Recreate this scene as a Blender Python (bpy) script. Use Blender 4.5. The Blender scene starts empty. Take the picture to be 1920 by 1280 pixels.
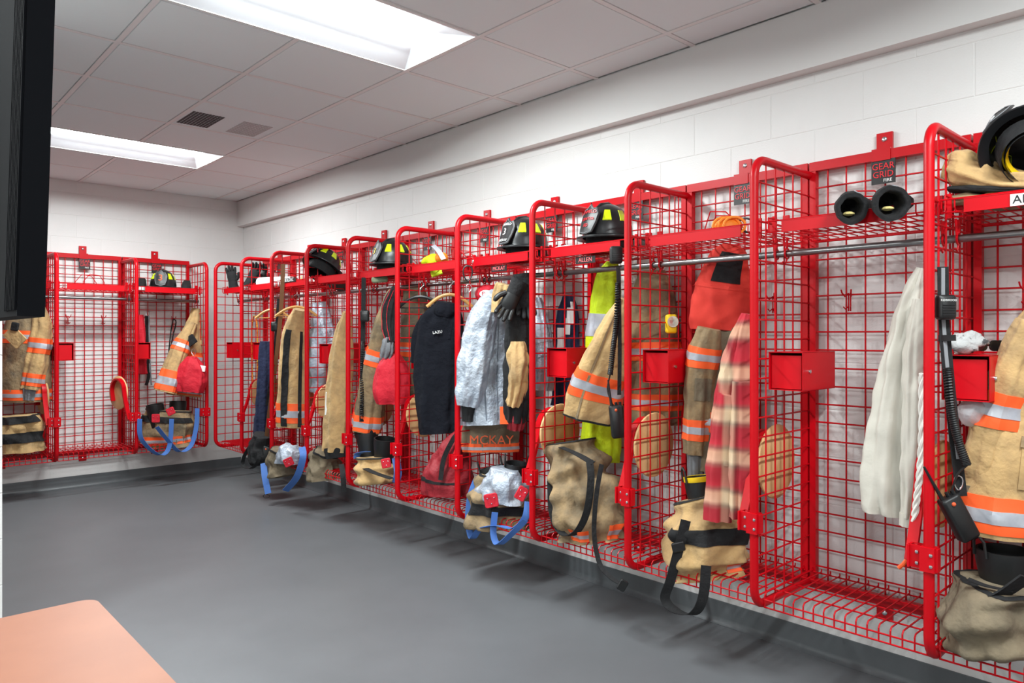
import bpy, bmesh, math, random
from mathutils import Vector, Matrix, noise
R_ = math.radians
scene = bpy.context.scene
COL = scene.collection

# ------------------------------------------------------------------ camera / light / exposure
F_PX = 1357.0; HOR = 629.0; YAW = R_(42.695); CAM_Z = 1.37
XW, YB = 3.075, 7.48            # right wall plane, back wall plane
ZC = 2.764                      # ceiling
cam_d = bpy.data.cameras.new('camera'); cam = bpy.data.objects.new('camera', cam_d); COL.objects.link(cam)
cam.location = (0, 0, CAM_Z); cam.rotation_euler = (R_(90), 0, -YAW)
cam_d.sensor_width = 36; cam_d.lens = 36 * F_PX / 1920; cam_d.shift_y = (HOR - 640) / 1920
cam_d.clip_start = .05
scene.camera = cam
vs = scene.view_settings
vs.view_transform = 'Standard'; vs.look = 'None'; vs.gamma = 1; vs.use_curve_mapping = False
vs.exposure = 0.75
w = bpy.data.worlds.new('world'); scene.world = w; w.use_nodes = True
w.node_tree.nodes['Background'].inputs[0].default_value = (.8, .85, .9, 1)
w.node_tree.nodes['Background'].inputs[1].default_value = .05
LIGHTS = [(-.47, .954), (2.58, .954), (5.63, .954), (-.47, -1.494), (2.58, -1.494)]     # troffers, those out of view added to brighten the lockers: (start y, start x), 0.612 x 1.224
LAMP_W = 34
for ly, lx in LIGHTS:  # one lamp per troffer, including the added fill ones out of view
    a = bpy.data.lights.new('troffer_lamp', 'AREA'); a.shape = 'RECTANGLE'; a.size = 1.16; a.size_y = .2
    a.energy = LAMP_W; a.color = (.93, 1, 1.0)
    o = bpy.data.objects.new('troffer_lamp', a); COL.objects.link(o)
    o.location = (lx + .612, ly + .306, ZC + .035)

FV = Vector((math.sin(YAW), math.cos(YAW), 0)); RV = Vector((math.cos(YAW), -math.sin(YAW), 0)); UP = Vector((0, 0, 1))
CAMP = Vector((0, 0, CAM_Z))
def ray(u, v): return FV + RV * ((u - 960) / F_PX) + UP * ((HOR - v) / F_PX)
def PX(u, v, d):                 # pixel -> point at distance d in front of the right wall
    r = ray(u, v); return CAMP + r * ((XW - d) / r.x)
def PY(u, v, y):                 # pixel -> point on the plane Y = y
    r = ray(u, v); return CAMP + r * (y / r.y)
def PB(u, v, d): return PY(u, v, YB - d)
def dep(p): return (p - CAMP).dot(FV)

# ------------------------------------------------------------------ materials
def lin(c):
    if isinstance(c, str): c = tuple(int(c[i:i+2], 16) for i in (0, 2, 4))
    f = lambda x: x / 12.92 if x <= .04045 else ((x + .055) / 1.055) ** 2.4
    return tuple(f(x / 255) for x in c) + (1,)
MATS = {}
def mat(name, col, rough=.6, metal=0, var=None, bump=None, spec=.5, emit=None, alpha=None, sheen=0, trans=0, coat=0):
    """var=(colour2, noise scale, lo, hi); bump=(scale, strength)"""
    m = bpy.data.materials.new(name); MATS[name] = m; m.use_nodes = True
    nt = m.node_tree; b = nt.nodes['Principled BSDF']; N = nt.nodes.new; L = nt.links.new
    b.inputs['Base Color'].default_value = lin(col); b.inputs['Roughness'].default_value = rough
    b.inputs['Metallic'].default_value = metal; b.inputs['Specular IOR Level'].default_value = spec
    if coat: b.inputs['Coat Weight'].default_value = coat; b.inputs['Coat Roughness'].default_value = .12
    if sheen: b.inputs['Sheen Weight'].default_value = sheen
    if trans: b.inputs['Transmission Weight'].default_value = trans
    if alpha is not None: b.inputs['Alpha'].default_value = alpha
    if emit: b.inputs['Emission Color'].default_value = lin(emit[0]); b.inputs['Emission Strength'].default_value = emit[1]
    tc = None
    if var or bump: tc = N('ShaderNodeTexCoord')
    if var:
        n = N('ShaderNodeTexNoise'); n.inputs['Scale'].default_value = var[1]; n.inputs['Detail'].default_value = 4; n.inputs['Roughness'].default_value = .6
        L(tc.outputs['Object'], n.inputs['Vector'])
        mr = N('ShaderNodeMapRange'); mr.inputs['From Min'].default_value = var[2]; mr.inputs['From Max'].default_value = var[3]
        L(n.outputs['Fac'], mr.inputs['Value'])
        mx = N('ShaderNodeMix'); mx.data_type = 'RGBA'; mx.inputs[6].default_value = lin(col); mx.inputs[7].default_value = lin(var[0])
        L(mr.outputs['Result'], mx.inputs[0]); L(mx.outputs[2], b.inputs['Base Color'])
    if bump:
        n2 = N('ShaderNodeTexNoise'); n2.inputs['Scale'].default_value = bump[0]; n2.inputs['Detail'].default_value = 3
        L(tc.outputs['Object'], n2.inputs['Vector'])
        bp = N('ShaderNodeBump'); bp.inputs['Strength'].default_value = bump[1]; bp.inputs['Distance'].default_value = bump[2] if len(bump) > 2 else .004
        L(n2.outputs['Fac'], bp.inputs['Height']); L(bp.outputs['Normal'], b.inputs['Normal'])
    return m
mat('wall_paint', (224, 222, 220), .55, bump=(140, .3, .003), var=((219, 217, 215), 3, .3, .7))
mat('soffit_paint', (222, 220, 218), .6)
mat('tile', (226, 233, 234), .9, bump=(300, .12, .002))
mat('tbar', (226, 223, 222), .5)
mat('floor_paint', (96, 98, 101), .42, var=((103, 105, 108), 2.2, .3, .75), bump=(240, .12, .002), spec=.4)
mat('base_paint', (80, 84, 87), .4, var=((90, 94, 97), 5, .35, .7))
mat('red', (194, 0, 18), .36, spec=.28, var=((186, 0, 15), 6, .3, .7))
mat('red_panel', (194, 0, 18), .42, spec=.28)
mat('steel', (150, 150, 150), .28, metal=1, var=((125, 125, 125), 9, .3, .7))
mat('chrome', (215, 215, 218), .2, metal=1)
mat('zinc', (205, 205, 205), .4, metal=.9)
mat('lens', (255, 255, 255), .5, emit=((246, 254, 255), 26))
mat('reflector', (236, 240, 245), .5)
mat('white', (232, 232, 230), .55)
mat('laminate', (146, 90, 62), .4, var=((132, 78, 52), 3, .35, .7), spec=.3)
mat('edge_band', (38, 34, 32), .5)
mat('table_leg', (40, 40, 42), .45)
mat('tv', (13, 14, 17), .8, spec=.04)
mat('screen', (8, 8, 10), .1)
mat('wood_disc', (226, 184, 132), .5, var=((212, 166, 112), 14, .35, .65))
mat('vent_dark', (60, 60, 62), .6)
mat('grille_grey', (188, 185, 184), .6)
mat('sign_black', (28, 26, 27), .45)
mat('sign_red', (214, 22, 36), .45)

# ------------------------------------------------------------------ mesh builder
class MB:
    def __init__(s): s.v = []; s.f = []
    def face(s, pts):
        i = len(s.v); s.v += [Vector(p) for p in pts]; s.f.append(tuple(range(i, i + len(pts))))
    def box(s, lo, hi, M=None):
        i = len(s.v)
        for z in (lo[2], hi[2]):
            for y in (lo[1], hi[1]):
                for x in (lo[0], hi[0]):
                    p = Vector((x, y, z)); s.v.append(M @ p if M else p)
        for q in ((0, 2, 3, 1), (4, 5, 7, 6), (0, 1, 5, 4), (2, 6, 7, 3), (0, 4, 6, 2), (1, 3, 7, 5)): s.f.append(tuple(i + k for k in q))
        return s
    def grid(s, rows, closed=False, cap0=False, cap1=False):
        """rows: list of equally long point lists"""
        i = len(s.v); n = len(rows[0])
        for r in rows: s.v += [Vector(p) for p in r]
        m = n if closed else n - 1
        for a in range(len(rows) - 1):
            for b in range(m):
                c = (b + 1) % n
                s.f.append((i + a * n + b, i + a * n + c, i + (a + 1) * n + c, i + (a + 1) * n + b))
        if cap0: s.f.append(tuple(i + b for b in reversed(range(n))))
        if cap1: s.f.append(tuple(i + (len(rows) - 1) * n + b for b in range(n)))
        return s
    def tube(s, path, r, n=8, closed=False, cap=True):
        path = [Vector(p) for p in path]; rows = []; m = len(path); ref = None
        for k, p in enumerate(path):
            if closed: t = path[(k + 1) % m] - path[k - 1]
            else: t = path[min(k + 1, m - 1)] - path[max(k - 1, 0)]
            if t.length < 1e-9: t = Vector((0, 0, 1))
            t.normalize()
            if ref is None: ref = Vector((0, 0, 1)) if abs(t.z) < .9 else Vector((1, 0, 0))
            x = ref - t * ref.dot(t)
            if x.length < 1e-4: x = t.orthogonal()
            x.normalize(); ref = x; y = t.cross(x)
            rr = r[k] if isinstance(r, (list, tuple)) else r
            rows.append([p + (x * math.cos(2 * math.pi * j / n) + y * math.sin(2 * math.pi * j / n)) * rr for j in range(n)])
        if closed: rows.append(rows[0])
        return s.grid(rows, True, cap and not closed, cap and not closed)
    def ribbon(s, path, width, th=.003, side=None, sm=6, taper=None):
        path = smooth_path(path, sm); rows = []; m = len(path)
        for k, p in enumerate(path):
            t = (path[min(k + 1, m - 1)] - path[max(k - 1, 0)]); t.normalize()
            sd = side(k / (m - 1)) if callable(side) else (Vector(side) if side is not None else RV.copy())
            x = sd - t * sd.dot(t)
            if x.length < 1e-3: x = t.orthogonal()
            x.normalize(); nn = t.cross(x)
            ww = width / 2
            rows.append([p + x * ww + nn * th / 2, p - x * ww + nn * th / 2, p - x * ww - nn * th / 2, p + x * ww - nn * th / 2])
        return s.grid(rows, True, True, True)
    def lathe(s, prof, n=24, M=None, cap0=False, cap1=False, sx=1, sy=1):
        rows = []
        for r, z in prof:
            row = [Vector((r * sx * math.cos(2 * math.pi * j / n), r * sy * math.sin(2 * math.pi * j / n), z)) for j in range(n)]
            rows.append([M @ p for p in row] if M else row)
        return s.grid(rows, True, cap0, cap1)
    def prism(s, outline, vec):
        i = len(s.v); n = len(outline); vec = Vector(vec)
        s.v += [Vector(p) for p in outline] + [Vector(p) + vec for p in outline]
        s.f.append(tuple(i + k for k in reversed(range(n)))); s.f.append(tuple(i + n + k for k in range(n)))
        for k in range(n): s.f.append((i + k, i + (k + 1) % n, i + n + (k + 1) % n, i + n + k))
        return s
    def ball(s, c, rx, ry=None, rz=None, n=12, M=None):
        ry = ry or rx; rz = rz or rx; c = Vector(c); rows = []
        for a in range(n // 2 + 1):
            ph = math.pi * a / (n // 2); rr = max(math.sin(ph), 1e-3)
            row = [Vector((rx * rr * math.cos(2 * math.pi * j / n), ry * rr * math.sin(2 * math.pi * j / n), -rz * math.cos(ph))) for j in range(n)]
            rows.append([c + (M @ p if M else p) for p in row])
        return s.grid(rows, True, True, True)
    def mesh(s, name, smooth=35):
        me = bpy.data.meshes.new(name); me.from_pydata([tuple(v) for v in s.v], [], s.f)
        bm = bmesh.new(); bm.from_mesh(me); bmesh.ops.recalc_face_normals(bm, faces=bm.faces); bm.to_mesh(me); bm.free()
        if smooth:
            for p in me.polygons: p.use_smooth = True
            me.set_sharp_from_angle(angle=R_(smooth))
        return me
    def build(s, name, m, parent=None, smooth=35, label=None):
        if parent is not None:
            o_ = origin(parent)
            for v in s.v: v -= o_
        me = s.mesh(name, smooth); me.materials.append(MATS[m])
        ob = bpy.data.objects.new(name, me); COL.objects.link(ob)
        if parent is not None: ob.parent = parent
        if label: ob['label'] = label
        return ob
def origin(o):
    p = Vector((0, 0, 0))
    while o is not None: p = p + o.location; o = o.parent
    return p
def smooth_path(pts, k=6):
    pts = [Vector(p) for p in pts]
    if k <= 1 or len(pts) < 3: return pts
    out = []
    for i in range(len(pts) - 1):
        p0, p1, p2, p3 = pts[max(i - 1, 0)], pts[i], pts[i + 1], pts[min(i + 2, len(pts) - 1)]
        for j in range(k): out.append(crom(p0, p1, p2, p3, j / k))
    return out + [pts[-1]]
def crom(p0, p1, p2, p3, t):
    return .5 * ((2 * p1) + (p2 - p0) * t + (2 * p0 - 5 * p1 + 4 * p2 - p3) * t * t + (3 * p1 - p0 - 3 * p2 + p3) * t ** 3)
def thing(name, label, cat, loc=(0, 0, 0), group=None):
    o = bpy.data.objects.new(name, None); COL.objects.link(o); o.location = loc; o.empty_display_size = .05
    return tag(o, label, cat, group)
def tag(o, label, cat, group=None):
    o['label'] = label; o['category'] = cat
    if group: o['group'] = group
    return o
def struct(o): o['kind'] = 'structure'; return o
def copy_tree(o, parent=None):
    c = o.copy(); COL.objects.link(c); c.parent = parent
    for ch in list(o.children): copy_tree(ch, c)
    return c
def text(body, size, m, parent, M, name='lettering', ext=.0008, align='CENTER', sx=1.0):
    cu = bpy.data.curves.new('txt', 'FONT'); cu.body = body; cu.size = size; cu.extrude = ext; cu.align_x = align; cu.align_y = 'CENTER'; cu.resolution_u = 2
    t = bpy.data.objects.new('txt', cu); COL.objects.link(t)
    me = bpy.data.meshes.new_from_object(t.evaluated_get(bpy.context.evaluated_depsgraph_get()))
    bpy.data.objects.remove(t); bpy.data.curves.remove(cu)
    b = MB(); b.v = [M @ Vector((v.co.x * sx, v.co.y, v.co.z)) for v in me.vertices]; b.f = [tuple(p.vertices) for p in me.polygons]
    bpy.data.meshes.remove(me)
    return b.build(name, m, parent, smooth=None)
def frame(o, x, z):   # matrix with columns x (reading direction), z (normal), origin o
    x = Vector(x).normalized(); z = Vector(z).normalized(); y = z.cross(x)
    return Matrix(((x.x, y.x, z.x, o[0]), (x.y, y.y, z.y, o[1]), (x.z, y.z, z.z, o[2]), (0, 0, 0, 1)))

# ------------------------------------------------------------------ room shell
XL, YN = -3.0, -2.6
fl = MB().box((XL, YN, -.1), (XW + .2, YB + .2, 0)).build('floor', 'floor_paint', smooth=None); struct(fl)
def block_mesh(L, H, T=.03, ch=.002):
    b = MB(); o = [(0, 0), (L, 0), (L, H), (0, H)]; i = [(ch, ch), (L - ch, ch), (L - ch, H - ch), (ch, H - ch)]
    b.grid([[(x, T, z) for x, z in o], [(x, ch * .6, z) for x, z in o], [(x, 0, z) for x, z in i]], True, True, True)
    me = b.mesh('block', None); me.materials.append(MATS['wall_paint']); return me
BM = {}
def blocks(wall, org, rot, length, height, z0, off):
    """running-bond blocks on a wall: local x along the wall, local -y out of the wall"""
    g = .003; row = 0; z = z0 - .2
    while z < height:
        h = min(.2, height - z); zb = max(z, 0); hh = round(z + h - zb, 3)
        x = -((off + (.2 if row % 2 else 0)) % .4)
        while x < length:
            xa = max(x, 0); xb = min(x + .4, length); L = round(xb - xa, 3)
            if L > .03 and hh > .03:
                k = (L, hh)
                if k not in BM: BM[k] = block_mesh(L - g, hh - g)
                ob = bpy.data.objects.new('block', BM[k]); COL.objects.link(ob); ob.parent = wall
                c, s_ = math.cos(rot), math.sin(rot)
                ob.location = (org[0] + c * (xa + g / 2), org[1] + s_ * (xa + g / 2), zb + g / 2); ob.rotation_euler = (0, 0, rot)
            x += .4
        z += .2; row += 1
# right wall: faces -X ; local x -> -Y direction needs local -y -> -X : rot=-90 => x->(0,-1), -y->(-1,0)
wr = MB().box((XW + .0015, YN, 0), (XW + .2, YB + .2, ZC + .1)).build('wall_right', 'wall_paint', smooth=None); struct(wr)
blocks(wr, (XW, YB, 0), R_(-90), YB + .2, 2.5, .055, (.4 - (YB - .808) % .4))
wb = MB().box((XL, YB + .0015, 0), (XW + .2, YB + .2, ZC + .1)).build('wall_back', 'wall_paint', smooth=None); struct(wb)
blocks(wb, (.0, YB, 0), 0, XW, ZC, .055, .06)
wl = MB().box((XL - .2, YN, 0), (XL, YB + .2, ZC + .1)).build('wall_left', 'wall_paint', smooth=None); struct(wl)
wn = MB().box((XL - .2, YN - .2, 0), (XW + .2, YN, ZC + .1)).build('wall_near', 'wall_paint', smooth=None); struct(wn)
wp = MB().box((XL, 3.824, 0), (.503, 4.02, ZC)).build('wall_partition', 'wall_paint', smooth=None); struct(wp)
blocks(wp, (-.293, 3.82, 0), 0, .8, ZC, .085, 0)
sf = MB().box((3.007, YN, 2.505), (XW + .01, YB + .01, ZC)).build('trim_1', 'soffit_paint', smooth=None); struct(sf)
def cove(name, pts_in, axis):
    pass
bb = MB()
prof = [(0, .105), (.006, .105), (.007, .1), (.008, .03), (.014, .012), (.03, .002), (.03, 0), (0, 0)]
bb.grid([[(XW - d, YN, z) for d, z in prof], [(XW - d, YB, z) for d, z in prof]], True, True, True)
struct(bb.build('baseboard_right', 'base_paint', smooth=50))
bb = MB(); bb.grid([[(XL, YB - d, z) for d, z in prof], [(XW - .03, YB - d, z) for d, z in prof]], True, True, True)
struct(bb.build('baseboard_back', 'base_paint', smooth=50))

# ceiling: slab + tiles + tee bars
ce = MB().box((XL, YN, ZC + .12), (XW + .2, YB + .2, ZC + .2)).build('ceiling', 'tile', smooth=None); struct(ce)
xs = [.954 + .612 * k for k in range(-6, 4)]; xs = [XL] + [x for x in xs if x > XL + .05] + [3.007]
ys = [1.97 + .61 * k for k in range(-7, 9)]; ys = [YN] + [y for y in ys if y > YN + .05] + [YB]
TM = {}
VENT = (2, 4)
def is_light(x0, y0):
    for ly, lx in LIGHTS:
        if abs(y0 - ly) < .05 and lx - .05 < x0 < lx + 1.0: return True
    return False
vx, vy = None, None
for i in range(len(xs) - 1):
    for j in range(len(ys) - 1):
        x0, x1, y0, y1 = xs[i], xs[i + 1], ys[j], ys[j + 1]
        if is_light(x0, y0): continue
        if abs(x0 - 1.566) < .05 and abs(y0 - 4.41) < .05: vx, vy = x0, y0; continue
        k = (round(x1 - x0, 3), round(y1 - y0, 3))
        if k not in TM:
            b = MB(); e = .014; d = .007
            o_ = [(0, 0), (k[0], 0), (k[0], k[1]), (0, k[1])]; i_ = [(e, e), (k[0] - e, e), (k[0] - e, k[1] - e), (e, k[1] - e)]
            b.grid([[(x, y, .02) for x, y in o_], [(x, y, d) for x, y in o_], [(x, y, d) for x, y in i_], [(x + (.004 if x < k[0] / 2 else -.004), y + (.004 if y < k[1] / 2 else -.004), 0) for x, y in i_]], True, True, True)
            TM[k] = b.mesh('ceiling_tile', None); TM[k].materials.append(MATS['tile'])
        ob = bpy.data.objects.new('ceiling_tile', TM[k]); COL.objects.link(ob); ob.parent = ce; ob.location = (x0, y0, ZC)
for x in xs[1:-1]:
    b = MB(); cuts = [YN]
    for ly, lx in LIGHTS:
        if abs(x - lx - .612) < .05: cuts += [ly, ly + .61]
    cuts.append(YB)
    for c0, c1 in zip(cuts[::2], cuts[1::2]):
        if c1 > c0: MB().box((x - .012, c0, ZC - .0015), (x + .012, c1, ZC + .03)).build('tee_bar', 'tbar', ce, smooth=None)
for y in ys[1:-1]:
    b = MB()
    gaps = sorted((lx, lx + 1.224) for ly, lx in LIGHTS if abs(y - ly) < .05 or abs(y - ly - .61) < .05); e_ = [XL] + [q for g_ in gaps for q in g_] + [3.007]; segs = list(zip(e_[::2], e_[1::2]))
    for s0, s1 in segs: MB().box((s0, y - .012, ZC - .001), (s1, y + .012, ZC + .03)).build('tee_bar', 'tbar', ce, smooth=None)
# troffers: the seen fixtures, and unseen ones added as fill light
for n_, (ly, lx) in enumerate(LIGHTS):
    W_, D_ = 1.224, .61
    t = thing('troffer_light', ['recessed ceiling light before the long locker row, out past the table', 'large bright recessed ceiling light between the wooden table and the air vent', 'bright recessed ceiling light beyond the air vent, near the back wall', 'recessed ceiling light behind the television, away from the partition', 'recessed ceiling light in front of the white block partition'][n_], 'ceiling light', (lx, ly, ZC), 'recessed ceiling lights')
    O = Vector((lx, ly, ZC))
    fr = MB()
    for a, b_ in (((0, 0), (W_, .016)), ((0, D_ - .016), (W_, D_)), ((0, .016), (.016, D_ - .016)), ((W_ - .016, .016), (W_, D_ - .016))):
        fr.box(O + Vector((a[0], a[1], -.002)), O + Vector((b_[0], b_[1], .05)))
    fr.build('fixture_frame', 'white', t, smooth=None)
    rf = MB(); h = .05
    q = lambda x, y, z: O + Vector((x, y, z))
    rf.face([q(.016, .016, 0), q(W_ - .016, .016, 0), q(W_ - .1, .2, h), q(.1, .2, h)])
    rf.face([q(.016, D_ - .016, 0), q(W_ - .016, D_ - .016, 0), q(W_ - .1, D_ - .2, h), q(.1, D_ - .2, h)])
    rf.face([q(.016, .016, 0), q(.1, .2, h), q(.1, D_ - .2, h), q(.016, D_ - .016, 0)])
    rf.face([q(W_ - .016, .016, 0), q(W_ - .1, .2, h), q(W_ - .1, D_ - .2, h), q(W_ - .016, D_ - .016, 0)])
    rf.build('reflector', 'reflector', t, smooth=None)
    ln = MB(); rows = []
    for k in range(7):
        yy = .2 + (D_ - .4) * k / 6; zz = h - .012 * math.sin(math.pi * k / 6)
        rows.append([q(.1, yy, zz), q(W_ - .1, yy, zz)])
    ln.grid(rows); ln.build('lens', 'lens', t)
# ceiling vent
if vx is not None:
    t = thing('ceiling_vent', 'white perforated ceiling air vent with two dark slotted grilles', 'vent', (vx, vy, ZC))
    O = Vector((vx, vy, ZC))
    MB().box(O + Vector((.012, .012, .002)), O + Vector((.6, .598, .012))).build('face_plate', 'tile', t, smooth=None)
    for gx, gname, gm in ((.03, 'intake_grille', 'vent_dark'), (.35, 'outlet_grille', 'grille_grey')):
        g = MB()
        for k in range(9):
            for c in range(10):
                g.box(O + Vector((gx + c * .02, .24 + k * .036, -.001)), O + Vector((gx + c * .02 + .015, .24 + k * .036 + .026, .003)))
        g.build(gname, gm, t, smooth=None)
# ------------------------------------------------------------------ gear lockers
# local frame: x = a (along the wall, to the viewer's left), y = d (out of the wall), z up
LW = .61
def make_locker():
    root = thing('gear_locker', '', 'locker')
    wr_ = .0036
    f = MB()                                                                   # back frame
    f.box((.004, .018, .30), (.03, .048, 2.10)); f.box((LW - .03, .018, .30), (LW - .004, .048, 2.10))
    f.box((.004, .018, 2.068), (LW - .004, .05, 2.106)); f.box((.004, .018, .30), (LW - .004, .05, .335))
    f.build('back_frame', 'red', root, smooth=None)
    m = MB(); a0 = LW / 2
    for k in range(-3, 4): m.tube([(a0 + k * .0762, .034, .33), (a0 + k * .0762, .034, 2.075)], wr_, 6)
    z = .335 + .06
    while z < 2.06: m.tube([(.02, .04, z), (LW - .02, .04, z)], wr_, 6); z += .0762
    m.build('back_mesh', 'red', root)
    # side divider
    t = MB(); r = .0165; zt, zb, df, rc = 2.07 - r, .31 + r, .505, .075
    path = [(LW, .045, zt)]
    for k in range(9):
        a = math.pi / 2 * k / 8; path.append((LW, df - rc + rc * math.sin(a), zt - rc + rc * math.cos(a)))
    for k in range(9):
        a = math.pi / 2 * k / 8; path.append((LW, df - rc + rc * math.cos(a), zb + rc - rc * math.sin(a)))
    path.append((LW, .045, zb)); t.tube(path, r, 12)
    t.build('side_tube', 'red', root)
    s = MB()
    for d in (.115, .19, .265, .34, .415): s.tube([(LW, d, zb), (LW, d, zt)], wr_, 6)
    z = .335 + .03
    while z < 2.05:
        e = df if zb + rc < z < zt - rc else df - .03
        s.tube([(LW, .04, z), (LW, e, z)], wr_, 6); z += .0762
    s.build('side_mesh', 'red', root)
    # shelf
    sh = MB(); zs = 1.775
    k = .02
    while k < LW - .015:
        sh.tube([(k, .06, zs), (k, .44, zs), (k, .448, zs + .008), (k, .448, zs + .035)], .0026, 5); k += .0381
    for d in (.06, .19, .32, .44): sh.tube([(.015, d, zs - .005), (LW - .015, d, zs - .005)], .003, 5)
    sh.tube([(.015, .45, zs + .035), (LW - .015, .45, zs + .035)], .003, 5)
    for a in (.03, LW - .03):
        sh.tube([(a, .06, zs), (a, .06, zs + .05), (a, .45, zs + .05), (a, .45, zs)], .003, 5)
        sh.box((a - .012, .30, zs + .01), (a + .012, .312, zs + .075)); sh.box((a - .006, .40, zs - .02), (a + .006, .41, zs + .06))
    shelf = sh.build('shelf', 'red', root)
    p = MB(); p.box((.085, .452, 1.763), (.525, .4565, 1.808)); p.box((.085, .45, 1.805), (.525, .4575, 1.808)); p.box((.085, .45, 1.763), (.525, .4575, 1.766))
    p.build('shelf_plate', 'red_panel', shelf, smooth=None)
    for dd, x0 in ((.16, .24), (.27, .2)):
        hr = MB(); hr.tube([(x0, dd, zs), (x0, dd, zs + .07), (x0 + .045, dd + .03, zs + .125), (x0 + .12, dd + .03, zs + .135), (x0 + .165, dd, zs + .07), (x0 + .165, dd, zs)], .003, 6)
        hr.build('helmet_rack', 'red', root)
    # hanging bar with brackets
    MB().tube([(.0, .285, 1.70), (LW, .285, 1.70)], .0135, 14).build('hanging_bar', 'steel', root)
    for a in (.022, LW - .022):
        hb = MB(); hb.tube([(a, .285 + .02 * math.cos(q * .5), 1.70 + .02 * math.sin(q * .5)) for q in range(13)], .004, 6, closed=True)
        hb.tube([(a, .285, 1.72), (a, .285, 1.765)], .005, 6); hb.tube([(a, .305, 1.71), (a, .315, 1.765)], .004, 6)
        hb.tube([(a, .285, 1.68), (a, .30, 1.655), (a, .32, 1.665)], .003, 6)
        hb.build('bar_bracket', 'red', root)
    # bottom basket
    bk = MB(); zf = .375; k = .02
    while k < LW - .012:
        bk.tube([(k, .05, zf + .012), (k, .05, zf), (k, .447, zf), (k, .458, zf - .01), (k, .458, .318)], .003, 5); k += .0381
    for d, z in ((.055, zf - .005), (.16, zf - .005), (.27, zf - .005), (.38, zf - .005), (.458, .348), (.458, .32)): bk.tube([(.01, d, z), (LW - .015, d, z)], .0032, 5)
    bk.box((.03, .05, .335), (LW - .03, .09, .345))
    bk.build('bottom_basket', 'red', root)
    # wall tabs
    tb = MB(); tb.box((.285, .003, 2.07), (.345, .0165, 2.182)); tb.box((.28, .016, 2.064), (.35, .054, 2.112))
    tu = tb.build('wall_tab', 'red', root, smooth=None)
    tl = MB().box((.285, .003, .235), (.345, .016, .32)).build('wall_tab', 'red', root, smooth=None)
    for z, tt in ((2.155, tu), (.262, tl)): MB().ball((.315, .017, z), .011, .006, .011, 10).build('bolt', 'chrome', tt)
    # sign
    sg = MB().box((.262, .046, 1.972), (.352, .05, 2.068)).build('maker_sign', 'sign_black', root, smooth=None)
    text('GEAR', .036, 'sign_red', sg, frame((.307, .0512, 2.04), (-1, 0, 0), (0, 1, 0)), sx=.95)
    text('GRID', .036, 'sign_red', sg, frame((.307, .0512, 2.008), (-1, 0, 0), (0, 1, 0)), sx=.95)
    text('FIRE', .018, 'white', sg, frame((.29, .0512, 1.984), (-1, 0, 0), (0, 1, 0)))
    # double hooks on the back mesh
    for a in (.16, .44):
        h = MB()
        for s_ in (-1, 1):
            h.tube([(a + s_ * .004, .045, 1.47), (a + s_ * .004, .045, 1.545), (a + s_ * .012, .06, 1.53), (a + s_ * .018, .075, 1.545), (a + s_ * .02, .078, 1.558)], .0032, 6)
            h.tube([(a + s_ * .004, .045, 1.49), (a + s_ * .01, .06, 1.478), (a + s_ * .014, .07, 1.488)], .0028, 6)
        h.build('double_hook', 'red', root)
    # lock box on the divider
    b = MB(); x0, x1, d0, d1, z0, z1 = LW - .145, LW - .006, .125, .405, 1.158, 1.307; e = .006
    b.box((x0, d0, z0), (x1, d1, z0 + .003)); b.box((x0, d0, z1 - .003), (x1, d1, z1)); b.box((x0, d0, z0), (x0 + .003, d1, z1)); b.box((x1 - .003, d0, z0), (x1, d1, z1)); b.box((x0, d0, z0), (x1, d0 + .003, z1))
    lb = b.build('lock_box', 'red_panel', root, smooth=None)
    MB().box((x0 + .012, d1 - .02, z0 + .006), (x1 - .006, d1 - .012, z1 - .014)).build('door', 'red_panel', lb, smooth=None)
    M = Matrix.Translation((x0 - .001, d1 - .05, (z0 + z1) / 2)) @ Matrix.Rotation(R_(90), 4, 'Y')
    MB().lathe([(.0, -.006), (.007, -.006), (.008, -.002), (.008, .004)], 12, M).build('key_lock', 'chrome', lb)
    # clamp bracket
    c = MB(); c.box((0 - .022, .484, .612), (0 + .022, .527, .69)); c.box((0 + .02, .47, .615), (0 + .06, .476, .688)); c.box((0 + .02, .505, .615), (0 + .06, .511, .688)); c.box((0 + .055, .462, .615), (0 + .062, .52, .688)); c.box((0 - .03, .492, .615), (0 - .02, .518, .688))
    cb = c.build('clamp_bracket', 'red_panel', root, smooth=None)
    for z in (.632, .668):
        for x in (-.012, .034): MB().ball((x, .5275 if x < 0 else .5125, z), .0065, .005, .0065, 8).build('bolt', 'chrome', cb)
    # swing arm and disc (own meshes so they can be turned)
    arm = MB(); pth = [(.0, .0, .0), (.0, -.035, .08), (.0, -.065, .16), (.0, -.09, .25)]
    for k in range(1, 12):
        an = math.pi * k / 11; pth.append((.0, -.09 - .1 + .1 * math.cos(an), .25 + .1 * math.sin(an)))
    pth += [(.0, -.285, .21), (.0, -.27, .15)]
    arm.ribbon(pth, .034, .016, side=(1, 0, 0), sm=3)
    ao = arm.build('swing_arm', 'red', root, label='red curved swing arm of the pack holder')
    ao.location = (0 + .06, .492, .63)
    ds = MB(); M = Matrix.Rotation(R_(90), 4, 'Y')
    ds.lathe([(0.001, -.009), (.142, -.009), (.15, -.005), (.152, 0), (.15, .005), (.142, .009), (.001, .009)], 40, M)
    do = ds.build('wooden_disc', 'wood_disc', root, label='round pale plywood backing disc')
    do.location = (0 + .034, .265, .855)
    return root
proto = make_locker()
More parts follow.
